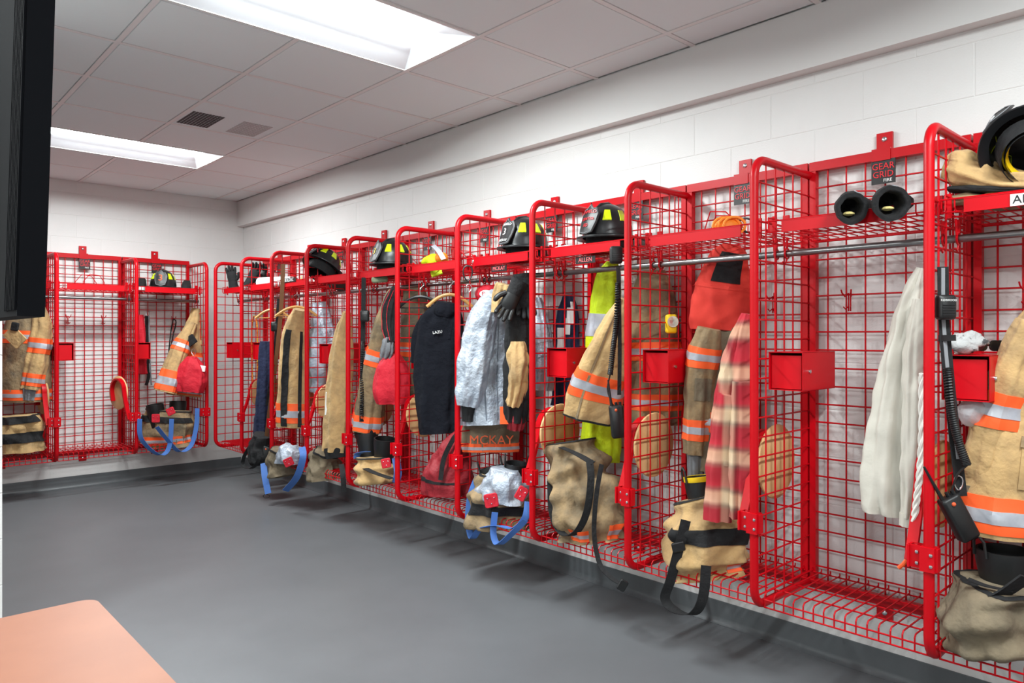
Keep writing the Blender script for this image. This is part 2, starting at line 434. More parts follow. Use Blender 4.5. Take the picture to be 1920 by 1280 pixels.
LOCK_LABELS = ['red wire gear locker with a handwritten name tape on its shelf plate',
 'red wire gear locker with black gauntlet gloves and a pale shirt',
 'red wire gear locker with a red hood and plaid shirt',
 'red wire gear locker with a lime jacket and a red-lettered helmet',
 'red wire gear locker with a silver coat and hung black nameplate',
 'red wire gear locker with a navy polo shirt on a wooden hanger',
 'red wire gear locker with a black piped hood and red pouch',
 'red wire gear locker with a long plain tan coat and tilted helmet',
 'red wire gear locker with a white-lettered name strip and wooden hangers',
 'red wire gear locker with black gloves, white roll and yellow rope',
 'red wire gear locker in the room corner with one standing black glove']
Y0 = .803
def place(label, loc, rot, turn=0):
    o = copy_tree(proto); o.location = loc; o.rotation_euler = (0, 0, rot); o['label'] = label; o['group'] = 'red wire gear lockers'
    if turn:
        for c in o.children:
            if c.name.startswith(('swing_arm', 'wooden_disc')):
                off = Vector(c.location) - Vector((0, .49, 0)); off.rotate(Matrix.Rotation(turn, 3, 'Z')); c.location = Vector((0, .49, 0)) + off; c.rotation_euler = (0, 0, turn)
    return o
LOCK = []
for k in range(11): LOCK.append(place(LOCK_LABELS[k], (XW, Y0 - LW + k * LW, 0), R_(90)))
BX = 1.9 - .61 + LW
o = place('red wire gear locker on the back wall holding helmet number 3', (2.515, YB, 0), R_(180))
for c in list(o.children):
    if c.name.startswith(('swing_arm', 'wooden_disc')): bpy.data.objects.remove(c)
place('empty red wire gear locker on the back wall', (1.905, YB, 0), R_(180), R_(14))
place('red wire gear locker on the back wall beside the white block partition', (1.295, YB, 0), R_(180), R_(6))
def del_tree(o):
    for c in list(o.children): del_tree(c)
    bpy.data.objects.remove(o)
# end dividers closing the open ends of the rows
def end_div(label, loc, rot):
    e = thing('locker_end_panel', label, 'locker panel', loc)
    e.rotation_euler = (0, 0, rot)
    for c in proto.children:
        if c.name.split('.')[0] in ('side_tube', 'side_mesh'):
            n = c.copy(); COL.objects.link(n); n.parent = e; n.location = (-LW, 0, 0)
    return e
end_div('red wire end panel of the locker row on the back wall, near the corner', (2.515, YB, 0), R_(180))
end_div('red wire end panel closing the long locker row beside the tan coat', (XW, Y0 - LW, 0), R_(90))
del_tree(proto)

# ------------------------------------------------------------------ table, TV
t = thing('table', 'wood laminate table with dark edge and rounded corner', 'table', (.066, 1.2, 0))
def rrect(x0, y0, x1, y1, r, n=6):
    pts = []
    for cx, cy, a0 in ((x1 - r, y1 - r, 0), (x0 + r, y1 - r, 90), (x0 + r, y0 + r, 180), (x1 - r, y0 + r, 270)):
        for k in range(n + 1):
            a = R_(a0 + 90 * k / n); pts.append((cx + r * math.cos(a), cy + r * math.sin(a)))
    return pts
pts = rrect(-.304, .45, .436, 1.93, .035)
MB().prism([(x, y, .7485) for x, y in pts], (0, 0, .0015)).build('table_top', 'laminate', t, smooth=None)
MB().prism([(x, y, .722) for x, y in rrect(-.305, .449, .437, 1.931, .036)], (0, 0, .0265)).build('edge_band', 'edge_band', t, smooth=None)
for x in (-.25, .38):
    for y in (.52, 1.86):
        MB().tube([(x, y, .004), (x, y, .722)], .02, 10).build('leg', 'table_leg', t)
MB().box((-.25, .52, .66), (.38, 1.86, .722)).build('apron', 'table_leg', t, smooth=None)
t = thing('television', 'black flat television hanging over the table, seen edge-on', 'television', (.23, 2.0, 1.40))
Mt = Matrix.Translation((.252, 1.45, 1.402)) @ Matrix.Rotation(R_(1.6), 4, 'Y')
MB().box((-.04, 0, 0), (0, 1.15, .72), Mt).build('cabinet', 'tv', t, smooth=None)
MB().box((0, .012, .012), (.002, 1.138, .708), Mt).build('screen', 'screen', t, smooth=None)
rg = MB()
for k in range(8): rg.box((-.044, .004 + k * .014, .01), (-.04, .010 + k * .014, .71), Mt)
rg.build('vent_ridge', 'tv', t, smooth=None)
MB().box((-.075, .4, .15), (-.04, .75, .55), Mt).build('mount_plate', 'tv', t, smooth=None)
MB().tube([(.17, 2.02, 1.75), (.15, 2.02, ZC + .01)], .02, 10).build('ceiling_pole', 'tv', t)
# ------------------------------------------------------------------ gear: materials
FB = (26, .7, .012)
mat('tan', (196, 160, 108), .85, var=((150, 124, 88), 7, .42, .72), bump=FB, sheen=.1)
mat('tan_dirty', (158, 132, 96), .88, var=((108, 96, 78), 8, .35, .68), bump=FB)
mat('olive', (128, 114, 92), .88, var=((98, 88, 72), 8, .35, .68), bump=FB)
mat('orange', (255, 98, 40), .6, bump=(60, .2, .003))
mat('retro', (190, 192, 198), .35, metal=.25, var=((165, 168, 178), 16, .35, .7))
mat('black_cloth', (20, 20, 22), .85, bump=FB)
mat('rubber', (17, 18, 19), .5, bump=(30, .2, .004))
mat('helmet_black', (22, 23, 25), .33, var=((34, 34, 36), 9, .4, .75))
mat('lime', (206, 226, 16), .7, var=((180, 204, 10), 6, .4, .7), bump=FB)
mat('plate_red', (232, 110, 112), .5)
mat('navy', (17, 19, 27), .9, bump=FB, spec=.2)
mat('navy_blue', (28, 36, 66), .9, bump=FB)
mat('alu', (198, 206, 217), .42, metal=.35, var=((158, 168, 183), 14, .35, .7), bump=(48, .8, .008))
mat('cream', (202, 197, 185), .9, bump=(26, .45, .006), var=((202, 197, 186), 6, .4, .7))
mat('hood_red', (226, 66, 54), .9, bump=(160, .3, .002), var=((208, 52, 44), 6, .4, .7))
mat('red_cloth', (200, 22, 44), .75, bump=FB)
mat('dark_red', (140, 22, 34), .6, bump=FB)
mat('blue_web', (66, 108, 178), .7, bump=(200, .3, .002))
mat('yellow', (240, 200, 20), .5)
mat('hiviz_tape', (214, 238, 20), .35)
mat('grey_cloth', (120, 122, 126), .9, bump=FB)
mat('grey_web', (135, 137, 141), .6)
mat('plastic_clear', (225, 228, 232), .25, alpha=.55, bump=(30, .8, .01))
mat('hanger_wood', (206, 154, 88), .4, var=((188, 134, 70), 18, .4, .7))
mat('leather', (118, 76, 44), .55)
mat('rope_white', (228, 226, 218), .8)
mat('rope_yellow', (214, 160, 40), .8, var=((190, 60, 20), 60, .45, .55))
mat('orange_web', (250, 138, 30), .6, bump=FB)
mat('glass_lens', (210, 205, 190), .1, metal=.6)
mat('lens_dark', (20, 18, 18), .1)
mat('pink', (226, 160, 178), .6)
mat('kevlar', (222, 204, 132), .8)
mat('name_orange', (226, 92, 50), .7)
mat('grey_green', (120, 132, 104), .7)
def plaid():
    m = mat('plaid', (180, 40, 52), .9); nt = m.node_tree; b = nt.nodes['Principled BSDF']; N = nt.nodes.new; L = nt.links.new
    tc = N('ShaderNodeTexCoord'); mp = N('ShaderNodeMapping'); mp.inputs['Rotation'].default_value = (0, 0, YAW); L(tc.outputs['Object'], mp.inputs['Vector'])
    cols = []
    for ax, per, stops in (('Z', .17, [(0, (176, 28, 46)), (.3, (150, 34, 44)), (.4, (120, 104, 90)), (.5, (226, 204, 168)), (.7, (222, 196, 158)), (.8, (120, 100, 86)), (.9, (190, 40, 56))]),
                           ('X', .11, [(0, (196, 50, 60)), (.35, (178, 40, 52)), (.45, (214, 182, 152)), (.65, (214, 182, 152)), (.75, (120, 60, 60)), (.85, (186, 36, 52))])):
        wv = N('ShaderNodeTexWave'); wv.bands_direction = ax; wv.wave_profile = 'SAW'; wv.inputs['Scale'].default_value = 2 * math.pi / 20 / per; wv.inputs['Distortion'].default_value = .6; wv.inputs['Detail Scale'].default_value = .5
        L(mp.outputs['Vector'], wv.inputs['Vector'])
        cr = N('ShaderNodeValToRGB'); L(wv.outputs['Fac'], cr.inputs['Fac']); e = cr.color_ramp.elements
        e[0].position = 0; e[0].color = lin(stops[0][1]); e[1].position = 1; e[1].color = lin(stops[0][1])
        for p, c in stops[1:]: q = e.new(p); q.color = lin(c)
        cols.append(cr)
    mx = N('ShaderNodeMix'); mx.data_type = 'RGBA'; mx.inputs[0].default_value = .42
    L(cols[0].outputs['Color'], mx.inputs[6]); L(cols[1].outputs['Color'], mx.inputs[7]); L(mx.outputs[2], b.inputs['Base Color'])
plaid()

# ------------------------------------------------------------------ gear: shape helpers
def S(rows, d=None, fn=None):
    """rows of (u, v, half width px, half thickness m[, d]) -> stations"""
    out = []
    for r in rows:
        dd = r[4] if len(r) > 4 else d; p = (fn or PX)(r[0], r[1], dd); out.append((p, r[2] * dep(p) / F_PX, r[3]))
    return out
class Sweep:
    def __init__(s, st, W=None, seed=0, fold=.006, k=7, lump=.008, freq=9, sq=2.3, grow=True, acc=0, accn=1.3):
        s.acc = acc; s.accn = accn
        s.st = st; s.W = Vector(W) if W is not None else RV.copy(); s.fold = fold; s.lump = lump; s.freq = freq; s.sq = sq; s.grow = grow; s.n = len(st) - 1
        rnd = random.Random(seed); s.ks = [(k, rnd.uniform(0, 6.3), rnd.uniform(-.5, .5)), (k * 2 - 1, rnd.uniform(0, 6.3), rnd.uniform(-.8, .8)), (3, rnd.uniform(0, 6.3), rnd.uniform(-.4, .4))]
        s.o = Vector((rnd.uniform(0, 50), rnd.uniform(0, 50), rnd.uniform(0, 50)))
    def _i(s, t):
        t = min(max(t, 0), s.n); i = min(int(t), s.n - 1); q = t - i; g = lambda j: s.st[min(max(j, 0), s.n)]
        a = [g(i - 1), g(i), g(i + 1), g(i + 2)]
        return tuple(crom(a[0][m], a[1][m], a[2][m], a[3][m], q) for m in range(3))
    def pt(s, t, a, off=0):
        c, hw, ht = s._i(t); p0 = s._i(t - .05)[0]; p1 = s._i(t + .05)[0]; tg = p1 - p0
        if tg.length < 1e-9: tg = Vector((0, 0, -1))
        tg.normalize(); W = s.W - tg * s.W.dot(tg); W.normalize(); T = tg.cross(W)
        if T.dot(FV) > 0 and abs(T.dot(FV)) > .05: T = -T
        ca, sa = math.cos(a), math.sin(a); e = 2 / s.sq
        x = math.copysign(abs(ca) ** e, ca); y = math.copysign(abs(sa) ** e, sa)
        g = (.35 + .65 * t / max(s.n, 1)) if s.grow else 1
        dsp = sum(f * math.sin(kk * a + ph + tw * t * 3) for f, (kk, ph, tw) in zip((s.fold, s.fold * .5, s.fold * .8), s.ks)) * g
        p = c + W * (hw * x) + T * (ht * y)
        dsp += s.lump * noise.noise(p * s.freq + s.o) + s.lump * .6 * noise.noise(p * s.freq * 2.3 + s.o)
        r1 = 1 - 2 * abs(noise.noise(Vector((p.x * 1.4, p.y * 1.4, p.z * .75)) * s.freq * 1.1 + s.o * 1.7)); dsp += s.lump * .75 * (r1 - .5)
        if s.acc: dsp += s.acc * math.sin(t * s.accn * 6.283 + 2.5 * noise.noise(p * 5 + s.o))
        sc = min(1, min(hw, ht) / .03)
        dsp = dsp * sc + off
        return p + W * (ca * dsp) + T * (sa * dsp)
    def body(s, t0=0, t1=None, nt=None, na=56, caps=True):
        t1 = s.n if t1 is None else t1; nt = nt or max(6, int((t1 - t0) * 9)); b = MB()
        rows = [[s.pt(t0 + (t1 - t0) * i / nt, 2 * math.pi * j / na) for j in range(na)] for i in range(nt + 1)]
        if caps:   # hems turned in
            rows.append([s.pt(t1, 2 * math.pi * j / na, -.007) for j in range(na)]); rows.append([s.pt(t1 - .12, 2 * math.pi * j / na, -.016) for j in range(na)])
        b.grid(rows, True, True, True); return b
    def patch(s, t0, t1, a0, a1, off=.003, nt=6, na=40):
        """closed thin shell following the surface; angles in degrees, 90 faces the camera"""
        full = a1 - a0 >= 359.9; A = [R_(a0 + (a1 - a0) * j / na) for j in range(na + (0 if full else 1))]; b = MB(); rows = []
        ts = [t0] + [t0 + (t1 - t0) * i / nt for i in range(nt + 1)] + [t1]
        for i, t in enumerate(ts):
            o_ = -.001 if i in (0, len(ts) - 1) else off
            r = [s.pt(t, a, o_) for a in A]
            if not full: r = [s.pt(t, A[0], -.001)] + r + [s.pt(t, A[-1], -.001)]
            rows.append(r)
        b.grid(rows, full); return b
def stripes(sw, parent, bands, a=(0, 360)):
    for t0, t1 in bands:
        q = (t1 - t0) * .33
        sw.patch(t0, t1, a[0], a[1], .003).build('trim_band', 'orange', parent, label='bright orange trim band')
        sw.patch(t0 + q, t1 - q, a[0], a[1], .0048).build('reflective_stripe', 'retro', parent, label='silver reflective stripe')
def garment(name, label, cat, parts, group=None):
    """parts: (part name, stations, material, bands[, dict])"""
    lo = min(p[1][-1][0].z for p in parts); c = parts[0][1][-1][0]
    t = thing(name, label, cat, (c.x, c.y, lo), group); sws = []
    for i, p in enumerate(parts):
        kw = dict(p[4]) if len(p) > 4 else {}; arc = kw.pop('arc', (0, 360)); kw.setdefault('seed', sum(map(ord, label)) + i)
        sw = Sweep(p[1], **kw); ob = sw.body().build(p[0], p[2], t, smooth=70)
        if p[0] == 'fabric': sw.patch(-.0, .16, 0, 360, .006).build('waist_opening', 'black_cloth', t)
        stripes(sw, ob, p[3], arc); sws.append(sw)
    return t, sws
def strap(parent, pts, width, m, name='strap', d=None, th=.003, fn=None, side=None, label=None):
    P_ = [(fn or PX)(p[0], p[1], p[2] if len(p) > 2 else d) for p in pts]
    return MB().ribbon(P_, width, th, side=side).build(name, m, parent, smooth=50, label=label)
def thing_at(name, label, cat, p, group=None): return thing(name, label, cat, (p.x, p.y, p.z), group)
def cam_frame(p, roll=0, yaw=0):
    """x to the viewer's right, y up, z towards the viewer"""
    x = Matrix.Rotation(yaw, 3, 'Z') @ RV; z = Matrix.Rotation(yaw, 3, 'Z') @ -FV
    return frame(p, x, z) @ Matrix.Rotation(roll, 4, 'Z')
def rbox(b, w, h, t, M, r=.25, n=5):
    """rounded slab: w,h full size in the xy plane of M, thickness t"""
    rr = min(w, h) * r; pts = rrect(-w / 2, -h / 2, w / 2, h / 2, rr, n); e = min(t * .25, rr * .6)
    sc = lambda q: [(x * (1 - 2 * q / w), y * (1 - 2 * q / h)) for x, y in pts]
    b.grid([[M @ Vector((x, y, z)) for x, y in sc(q)] for z, q in ((-t / 2, e), (-t / 2 + e, 0), (t / 2 - e, 0), (t / 2, e))], True, True, True); return b
def coil(parent, path, r, m='rubber', turns=30, wr=.0038, name='coiled_cord'):
    path = smooth_path(path, 10); n = len(path); N_ = turns * 9; b = MB(); pts = []
    for i in range(N_ + 1):
        q = i / N_ * (n - 1); k = min(int(q), n - 2); p = path[k].lerp(path[k + 1], q - k); tg = (path[k + 1] - path[k]).normalized()
        x = RV - tg * RV.dot(tg); x.normalize(); y = tg.cross(x); a = 2 * math.pi * turns * i / N_
        pts.append(p + (x * math.cos(a) + y * math.sin(a)) * r)
    b.tube(pts, wr, 5); return b.build(name, m, parent)

def helmet(label, base, yaw, lines, txt_m, roll=0, pitch=0, scale=1.0, upv=None, fwd=None, lift=.085):
    """traditional fire helmet; base = point under the liner, yaw = facing direction (world)"""
    t = thing_at('fire_helmet', label, 'helmet', base, 'fire helmets on the shelves')
    M = Matrix.Translation(base) @ Matrix.Rotation(yaw, 4, 'Z') @ Matrix.Rotation(pitch, 4, 'Y') @ Matrix.Rotation(roll, 4, 'X') @ Matrix.Translation((0, 0, lift)) @ Matrix.Scale(scale, 4)
    if upv is not None: fw = Vector(fwd); fw = fw - Vector(upv).normalized() * fw.dot(Vector(upv).normalized()); M = frame(base, fw, upv)
    rx, ry, rz = .132, .112, .158
    def dome(az, el, off=0):
        rib = .003 * max(0, math.cos(az * 4)) ** 8 * math.cos(el)
        c = math.cos(el); r_ = 1 + rib / .12
        return Vector(((rx * r_ + off) * c * math.cos(az), (ry * r_ + off) * c * math.sin(az), (rz + off) * math.sin(el) ** .9 if el > 0 else 0))
    n = 48; rows = []
    for i in range(13):
        el = R_(88 - 88 * i / 12); rows.append([M @ dome(2 * math.pi * j / n, el) for j in range(n)])
    for e, z in ((.012, -.002), (1, -.012), (1.03, -.017), (.98, -.022), (.1, -.014)):
        row = []
        for j in range(n):
            a = 2 * math.pi * j / n; back = max(0, -math.cos(a)); ext = .034 + .075 * back ** 2
            q = Vector((rx * math.cos(a), ry * math.sin(a), 0)); dr = Vector((math.cos(a), math.sin(a), 0))
            p = q + dr * ext * e; p.z = z - .03 * back ** 2 * min(e, 1); row.append(M @ p)
        rows.append(row)
    MB().grid(rows, True, True, False).build('shell', 'helmet_black', t, smooth=50)
    MB().lathe([(.10, -lift), (.104, -lift + .005), (.106, -.01), (.09, -.005), (.09, -lift)], 28, M, sx=1.1, sy=.95).build('ear_flap', 'black_cloth', t)
    for az in (48, 92, 140, -48, -92, -140):
        r1 = []
        for off in (-.001, .003, .003, -.001):
            pass
        b = MB(); g = []
        for e_, dw in ((20, 11), (22, 11.5), (44, 9), (46, 8.5)):
            off = -.001 if e_ in (20, 46) else .003
            g.append([M @ dome(R_(az + x * dw), R_(e_), o2) for x, o2 in ((-1, -.001), (-.95, off), (0, off), (.95, off), (1, -.001))])
        b.grid(g); b.build('reflector_patch', 'hiviz_tape', t, label='lime yellow reflective patch')
    # front shield, leaning on the dome
    sh = MB(); out = [(-.042, 0), (-.054, .05), (-.058, .1), (-.04, .132), (-.02, .128), (0, .152), (.02, .128), (.04, .132), (.058, .1), (.054, .05), (.042, 0), (0, -.012)]
    Ms = M @ Matrix.Translation((.16, 0, .004)) @ Matrix.Rotation(R_(-19), 4, 'Y') @ Matrix(((0, 0, 1, 0), (1, 0, 0, 0), (0, 1, 0, 0), (0, 0, 0, 1)))
    bend = lambda x, y, z: Ms @ Vector((x, y, z - x * x * 5))
    rows = [[bend(x * q, y * q + .06 * (1 - q), z) for x, y in out] for q, z in ((.05, -.003), (.5, -.003), (1, -.003), (1, .002), (.93, .0035), (.88, .002), (.5, .002), (.05, .002))]
    s_ob = sh.grid(rows, True, True, True).build('front_shield', 'sign_black', t, smooth=50)
    MB().tube([bend(x * .9, y * .9 + .006, .0045) for x, y in out], .0014, 5, closed=True).build('shield_border', 'grey_web', s_ob)
    for body, y, size in lines:
        b0 = text(body, size, txt_m, s_ob, Matrix(), sx=1.0)
        og = origin(s_ob)
        for v in b0.data.vertices:
            c_ = v.co + og; v.co = bend(c_.x, c_.y + y, .0046 + c_.z) - og
    cm = MB(); cm.tube([M @ Vector((x, 0, z)) for x, z in ((-.1, .10), (-.05, .147), (0, .16), (.05, .15), (.09, .118), (.11, .09))], [.005, .008, .009, .009, .008, .005], 8); cm.build('comb', 'helmet_black', t)
    if upv is not None:
        MB().lathe([(.085, -.06), (.095, -.055), (.095, -.02), (.085, -.015), (.075, -.04), (.085, -.06)], 24, M, sx=1.1, sy=.95).build('suspension', 'yellow', t, label='yellow inner suspension')
    return t
def glove(label, p, up, palm_n, m, cuff_m, size=1.0, curl=.2, name='glove', group='work gloves'):
    up = Vector(up).normalized(); nn = Vector(palm_n); nn = (nn - up * nn.dot(up)).normalized(); sd = up.cross(nn)
    t = thing_at(name, label, 'glove', p, group); k = size
    def q(x, y, z): return p + (sd * x + up * y + nn * z) * k
    b = MB(); rows = []
    for y, w_, th in ((.0, .036, .022), (.03, .042, .024), (.07, .046, .022), (.1, .044, .018), (.115, .036, .012)):
        rows.append([q(w_ * math.cos(2 * math.pi * j / 16), y, th * math.sin(2 * math.pi * j / 16)) for j in range(16)])
    b.grid(rows, True, True, True); b.build('palm', m, t, smooth=60)
    for i, (x, L_) in enumerate(((-.034, .062), (-.012, .078), (.011, .074), (.033, .056))):
        pts = [q(x, .095, 0), q(x * 1.15, .095 + L_ * .5, .012 * curl * 3), q(x * 1.25, .095 + L_, .035 * curl * 3)]
        MB().tube(smooth_path(pts, 4), [.0125] * 7 + [.011, .007], 10).build('finger', m, t)
    MB().tube(smooth_path([q(.038, .03, .004), q(.066, .062, .012), q(.075, .098, .02)], 4), [.015] * 7 + [.012, .008], 10).build('thumb', m, t)
    MB().grid([[q((w_) * math.cos(2 * math.pi * j / 18), y, th * math.sin(2 * math.pi * j / 18)) for j in range(18)] for y, w_, th in ((.02, .041, .026), (-.03, .044, .03), (-.06, .05, .034), (-.06, .042, .027), (-.02, .036, .022))], True).build('cuff', cuff_m, t, smooth=60)
    return t
def boot(label, top, foot, r, rim_m=None, m='rubber', group='fire boots', loops=True):
    t = thing_at('fire_boot', label, 'boot', foot, group); ax = (top - foot); L_ = ax.length; ax.normalize()
    M = frame(foot, RV - ax * RV.dot(ax), ax) 
    M = M
    b = MB(); b.lathe([(r * .8, 0), (r * .86, L_ * .4), (r, L_ * .8), (r, L_), (r * .9, L_), (r * .85, L_ * .75), (.002, L_ * .7)], 28, M, cap0=True); b.build('shaft', m, t, smooth=60)
    if rim_m: MB().lathe([(r * 1.01, L_ - .02), (r * 1.03, L_ - .018), (r * 1.03, L_ + .002), (r * .9, L_ + .002), (r * .9, L_ - .01)], 28, M).build('top_rim', rim_m, t, label='coloured boot top rim')
    if loops:
        for s_ in (-1, 1):
            MB().tube([M @ Vector((s_ * r * .97, -.03, L_ - .02)), M @ Vector((s_ * r, -.026, L_ + .03)), M @ Vector((s_ * r, 0, L_ + .045)), M @ Vector((s_ * r, .026, L_ + .03)), M @ Vector((s_ * r * .97, .03, L_ - .02))], .005, 6).build('pull_loop', m, t)
    return t
def lump(name, label, cat, c, rx, ry, rz, m, seed=1, amp=.25, freq=12, group=None, part='cloth'):
    t = thing_at(name, label, cat, c - UP * rz, group); b = MB(); n = 28; rows = []; o = Vector((seed * 7.3, seed * 3.1, seed))
    for i in range(15):
        ph = math.pi * i / 14; row = []
        for j in range(n):
            a = 2 * math.pi * j / n; dr = RV * math.cos(a) * math.sin(ph) * rx - FV * math.sin(a) * math.sin(ph) * ry - UP * math.cos(ph) * rz
            f = 1 + amp * noise.noise((c + dr) * freq + o) + amp * .5 * noise.noise((c + dr) * freq * 2.4 + o)
            p = c + dr * f; p.z = max(p.z, c.z - rz); row.append(p)
        rows.append(row)
    b.grid(rows, True, True, True).build(part, m, t, smooth=70); return t
def carabiner(parent, p, h, m, roll=0, name='carabiner'):
    M = cam_frame(p, roll); pts = [M @ Vector((h * .3 * math.cos(a) * (1 + .25 * math.sin(a)), h * .5 * math.sin(a), 0)) for a in [2 * math.pi * i / 20 for i in range(20)]]
    return MB().tube(pts, h * .05, 7, closed=True).build(name, m, parent)
def clips(parent, pts, d, m='red_cloth', fn=None):
    for u, v, w_, h_, ro in pts:
        p = (fn or PX)(u, v, d); k = dep(p) / F_PX
        c = rbox(MB(), w_ * k, h_ * k, .012, cam_frame(p, R_(ro)), .15).build('suspender_tab', m, parent, label='red leather suspender tab')
        for x, y in ((-.25, .2), (.25, .2), (0, -.2)):
            MB().ball(cam_frame(p, R_(ro)) @ Vector((x * w_ * k, y * h_ * k, .007)), .004, n=8).build('rivet', 'chrome', c)
def mic(parent, p, m='rubber', s_=1.0, roll=0, brand=None):
    M = cam_frame(p, roll); o = rbox(MB(), .058 * s_, .08 * s_, .034, M, .22).build('speaker_microphone', m, parent, smooth=50)
    for k in range(5): MB().box((-.02 * s_, (-.026 + k * .008) * s_, .016), (.02 * s_, (-.023 + k * .008) * s_, .019), M).build('grille_slot', 'helmet_black', o, smooth=None)
    if brand: text(brand, .0095, 'white', o, M @ Matrix.Translation((0, .022, .0175)))
    return o
def radio(parent, p, roll=0, h=.15, ant=True):
    M = cam_frame(p, roll); o = rbox(MB(), .062, h, .042, M, .15).build('radio_body', 'rubber', parent, smooth=50)
    if ant: MB().tube([M @ Vector((-.018, h / 2 - .005, 0)), M @ Vector((-.02, h / 2 + .06, 0)), M @ Vector((-.021, h / 2 + .12, 0))], [.007, .005, .004], 8).build('antenna', 'rubber', o)
    for x in (.004, .022): MB().tube([M @ Vector((x, h / 2 - .004, 0)), M @ Vector((x, h / 2 + .014, 0))], .007, 10).build('knob', 'helmet_black', o)
    MB().ball(M @ Vector((-.002, h / 2 - .02, .021)), .007, n=8).build('button', 'name_orange', o)
    return o
SHZ = 1.781
def on_shelf(u, v, d, z=SHZ): p = PX(u, v, d); return Vector((p.x, p.y, z))
def yaw_of(v): return math.atan2(v.y, v.x)
FACE_L = -RV * .8 - FV * .6          # facing the viewer's left and a little towards the camera

# ------------------------------------------------------------------ shelf things, right wall
helmet('black fire helmet with three red-lettered lines on its shield, above the lime jacket', on_shelf(1140, 435, .28), yaw_of(FACE_L), [('ENFIELD', .108, .024), ('CENTER', .07, .022), ('FD', .036, .024)], 'sign_red')
helmet('black fire helmet with white 3 on its shield, above the silver coat', on_shelf(985, 435, .3), yaw_of(FACE_L), [('ENFIELD', .11, .02), ('3', .065, .055), ('MCKAY', .016, .02)], 'white')
helmet('black fire helmet with a yellow figure on its shield, above the black piped hood', on_shelf(738, 470, .33), yaw_of(FACE_L), [('3', .065, .06)], 'yellow')
helmet('black fire helmet tipped up on its side, beside the white-lettered name strip', on_shelf(597, 490, .40, SHZ + .05), yaw_of(FACE_L), [('3', .065, .05)], 'white', roll=R_(14), pitch=R_(-34))
helmet('black fire helmet lying upside down on folded tan cloth, underside showing', PX(1940, 278, .3), 0, [('3', .06, .05)], 'white', upv=FV * .72 + UP * .55 + RV * .3, fwd=UP * .6 - RV)
# tan bundle under it
t = thing_at('folded_gear', 'folded tan canvas gear with black lining on the name-taped shelf', 'clothing', on_shelf(1850, 350, .28))
Sweep(S([(1776, 312, 22, .05), (1800, 316, 33, .08), (1835, 330, 31, .09), (1880, 345, 22, .08), (1930, 350, 18, .07), (1985, 352, 14, .05)], .28), W=UP, seed=3, lump=.014).body().build('cloth', 'tan', t, smooth=70)
Sweep(S([(1785, 357, 5, .06), (1830, 358, 8, .08), (1900, 360, 8, .08), (1985, 360, 7, .06)], .28), W=UP, seed=4, lump=.01).body().build('lining', 'black_cloth', t, smooth=70)
Sweep(S([(1782, 379, 9, .06), (1830, 378, 12, .09), (1900, 380, 12, .09), (1985, 380, 10, .06)], .28), W=UP, seed=5, lump=.012).body().build('cloth', 'tan_dirty', t, smooth=70)
# name tapes and plates
def tape(label, u, v, w_, h_, m, txt, tm, size, d=.459, tilt=0, name='name_tape', hang=False):
    p = PX(u, v, d); t = thing_at(name, label, 'label', p)
    M = frame(p, (0, -1, 0), (-1, 0, 0)) @ Matrix.Rotation(R_(tilt), 4, 'Z')
    MB().box((-w_ / 2, -h_ / 2, 0), (w_ / 2, h_ / 2, .002), M).build('backing', m, t, smooth=None)
    text(txt, size, tm, t, M @ Matrix.Translation((0, 0, .0028)))
    if hang:
        for x in (-.25, .25): MB().tube([M @ Vector((w_ * x, h_ / 2 - .003, .001)), M @ Vector((w_ * x, h_ / 2 + .02, -.004))], .0015, 6).build('hanger_wire', 'chrome', t)
    return t
tape('white paper tape with handwritten name on the shelf plate', 1935, 371, .11, .036, 'white', 'ANDE', 'sign_black', .036)
tape('black red-lettered nameplate hung under the shelf by the lime jacket', 1098, 487, .125, .034, 'sign_black', 'ALLEN', 'plate_red', .03, d=.44, name='nameplate', hang=True)
tape('black red-lettered nameplate hung under the shelf above the silver coat', 936, 503, .125, .034, 'sign_black', 'MCKAY', 'plate_red', .03, d=.44, name='nameplate', hang=True)
t = tape('black name strip with white letters and yellow 3 on the shelf plate', 541, 525, .25, .036, 'sign_black', 'B.BOLDUC', 'white', .038, d=.459, name='name_strip')
p = PX(566, 520.5, .459); text('3', .04, 'yellow', t, frame(p, (0, -1, 0), (-1, 0, 0)) @ Matrix.Translation((0, 0, .003)))
# gauntlet gloves
for u0, v0, r0, lab in ((1597, 391, 27, 'black gauntlet glove with an open yellow-lined cuff, farther from the tan bundle'),
                        (1672, 382, 31, 'black gauntlet glove with the wider open cuff, nearer the tan bundle')):
    t = thing_at('gauntlet_glove', lab, 'glove', PX(u0, v0 + 20, .45), 'black gauntlet gloves')
    p0 = PX(u0, v0, .53); k_ = r0 * dep(p0) / F_PX
    st = [(p0 + FV * f + RV * g + UP * h, k_ * q, k_ * q * .95) for f, g, h, q in ((0, 0, 0, 1), (.05, .012, .012, .95), (.1, .04, .045, .7), (.15, .09, .05, .55), (.2, .16, .04, .48))]
    sw = Sweep(st, W=UP, seed=int(u0), fold=.001, lump=.002, sq=2.0, grow=False)
    rows = []; n = 36
    for i in range(25): rows.append([sw.pt(sw.n * i / 24, 2 * math.pi * j / n) for j in range(n)])
    inner = [[sw.pt(q, 2 * math.pi * j / n, o_) for j in range(n)] for q, o_ in ((1.9, -.02), (.9, -.016), (.3, -.013), (.03, -.011), (0, -.006))]
    MB().grid(inner + rows, True, True, True).build('gauntlet', 'black_cloth', t, smooth=70)
    sw.patch(-.0, .12, 0, 360, .005).build('cuff_binding', 'black_cloth', t)
    MB().ball(sw.pt(.9, 0, -.05) * .5 + sw.pt(.9, math.pi, -.05) * .5 - UP * .018, .02, .02, .008, n=10).build('lining', 'kevlar', t, label='yellow knit lining')
    sw.patch(2.2, 2.7, 20, 160, .003).build('reflective_tab', 'retro', t)
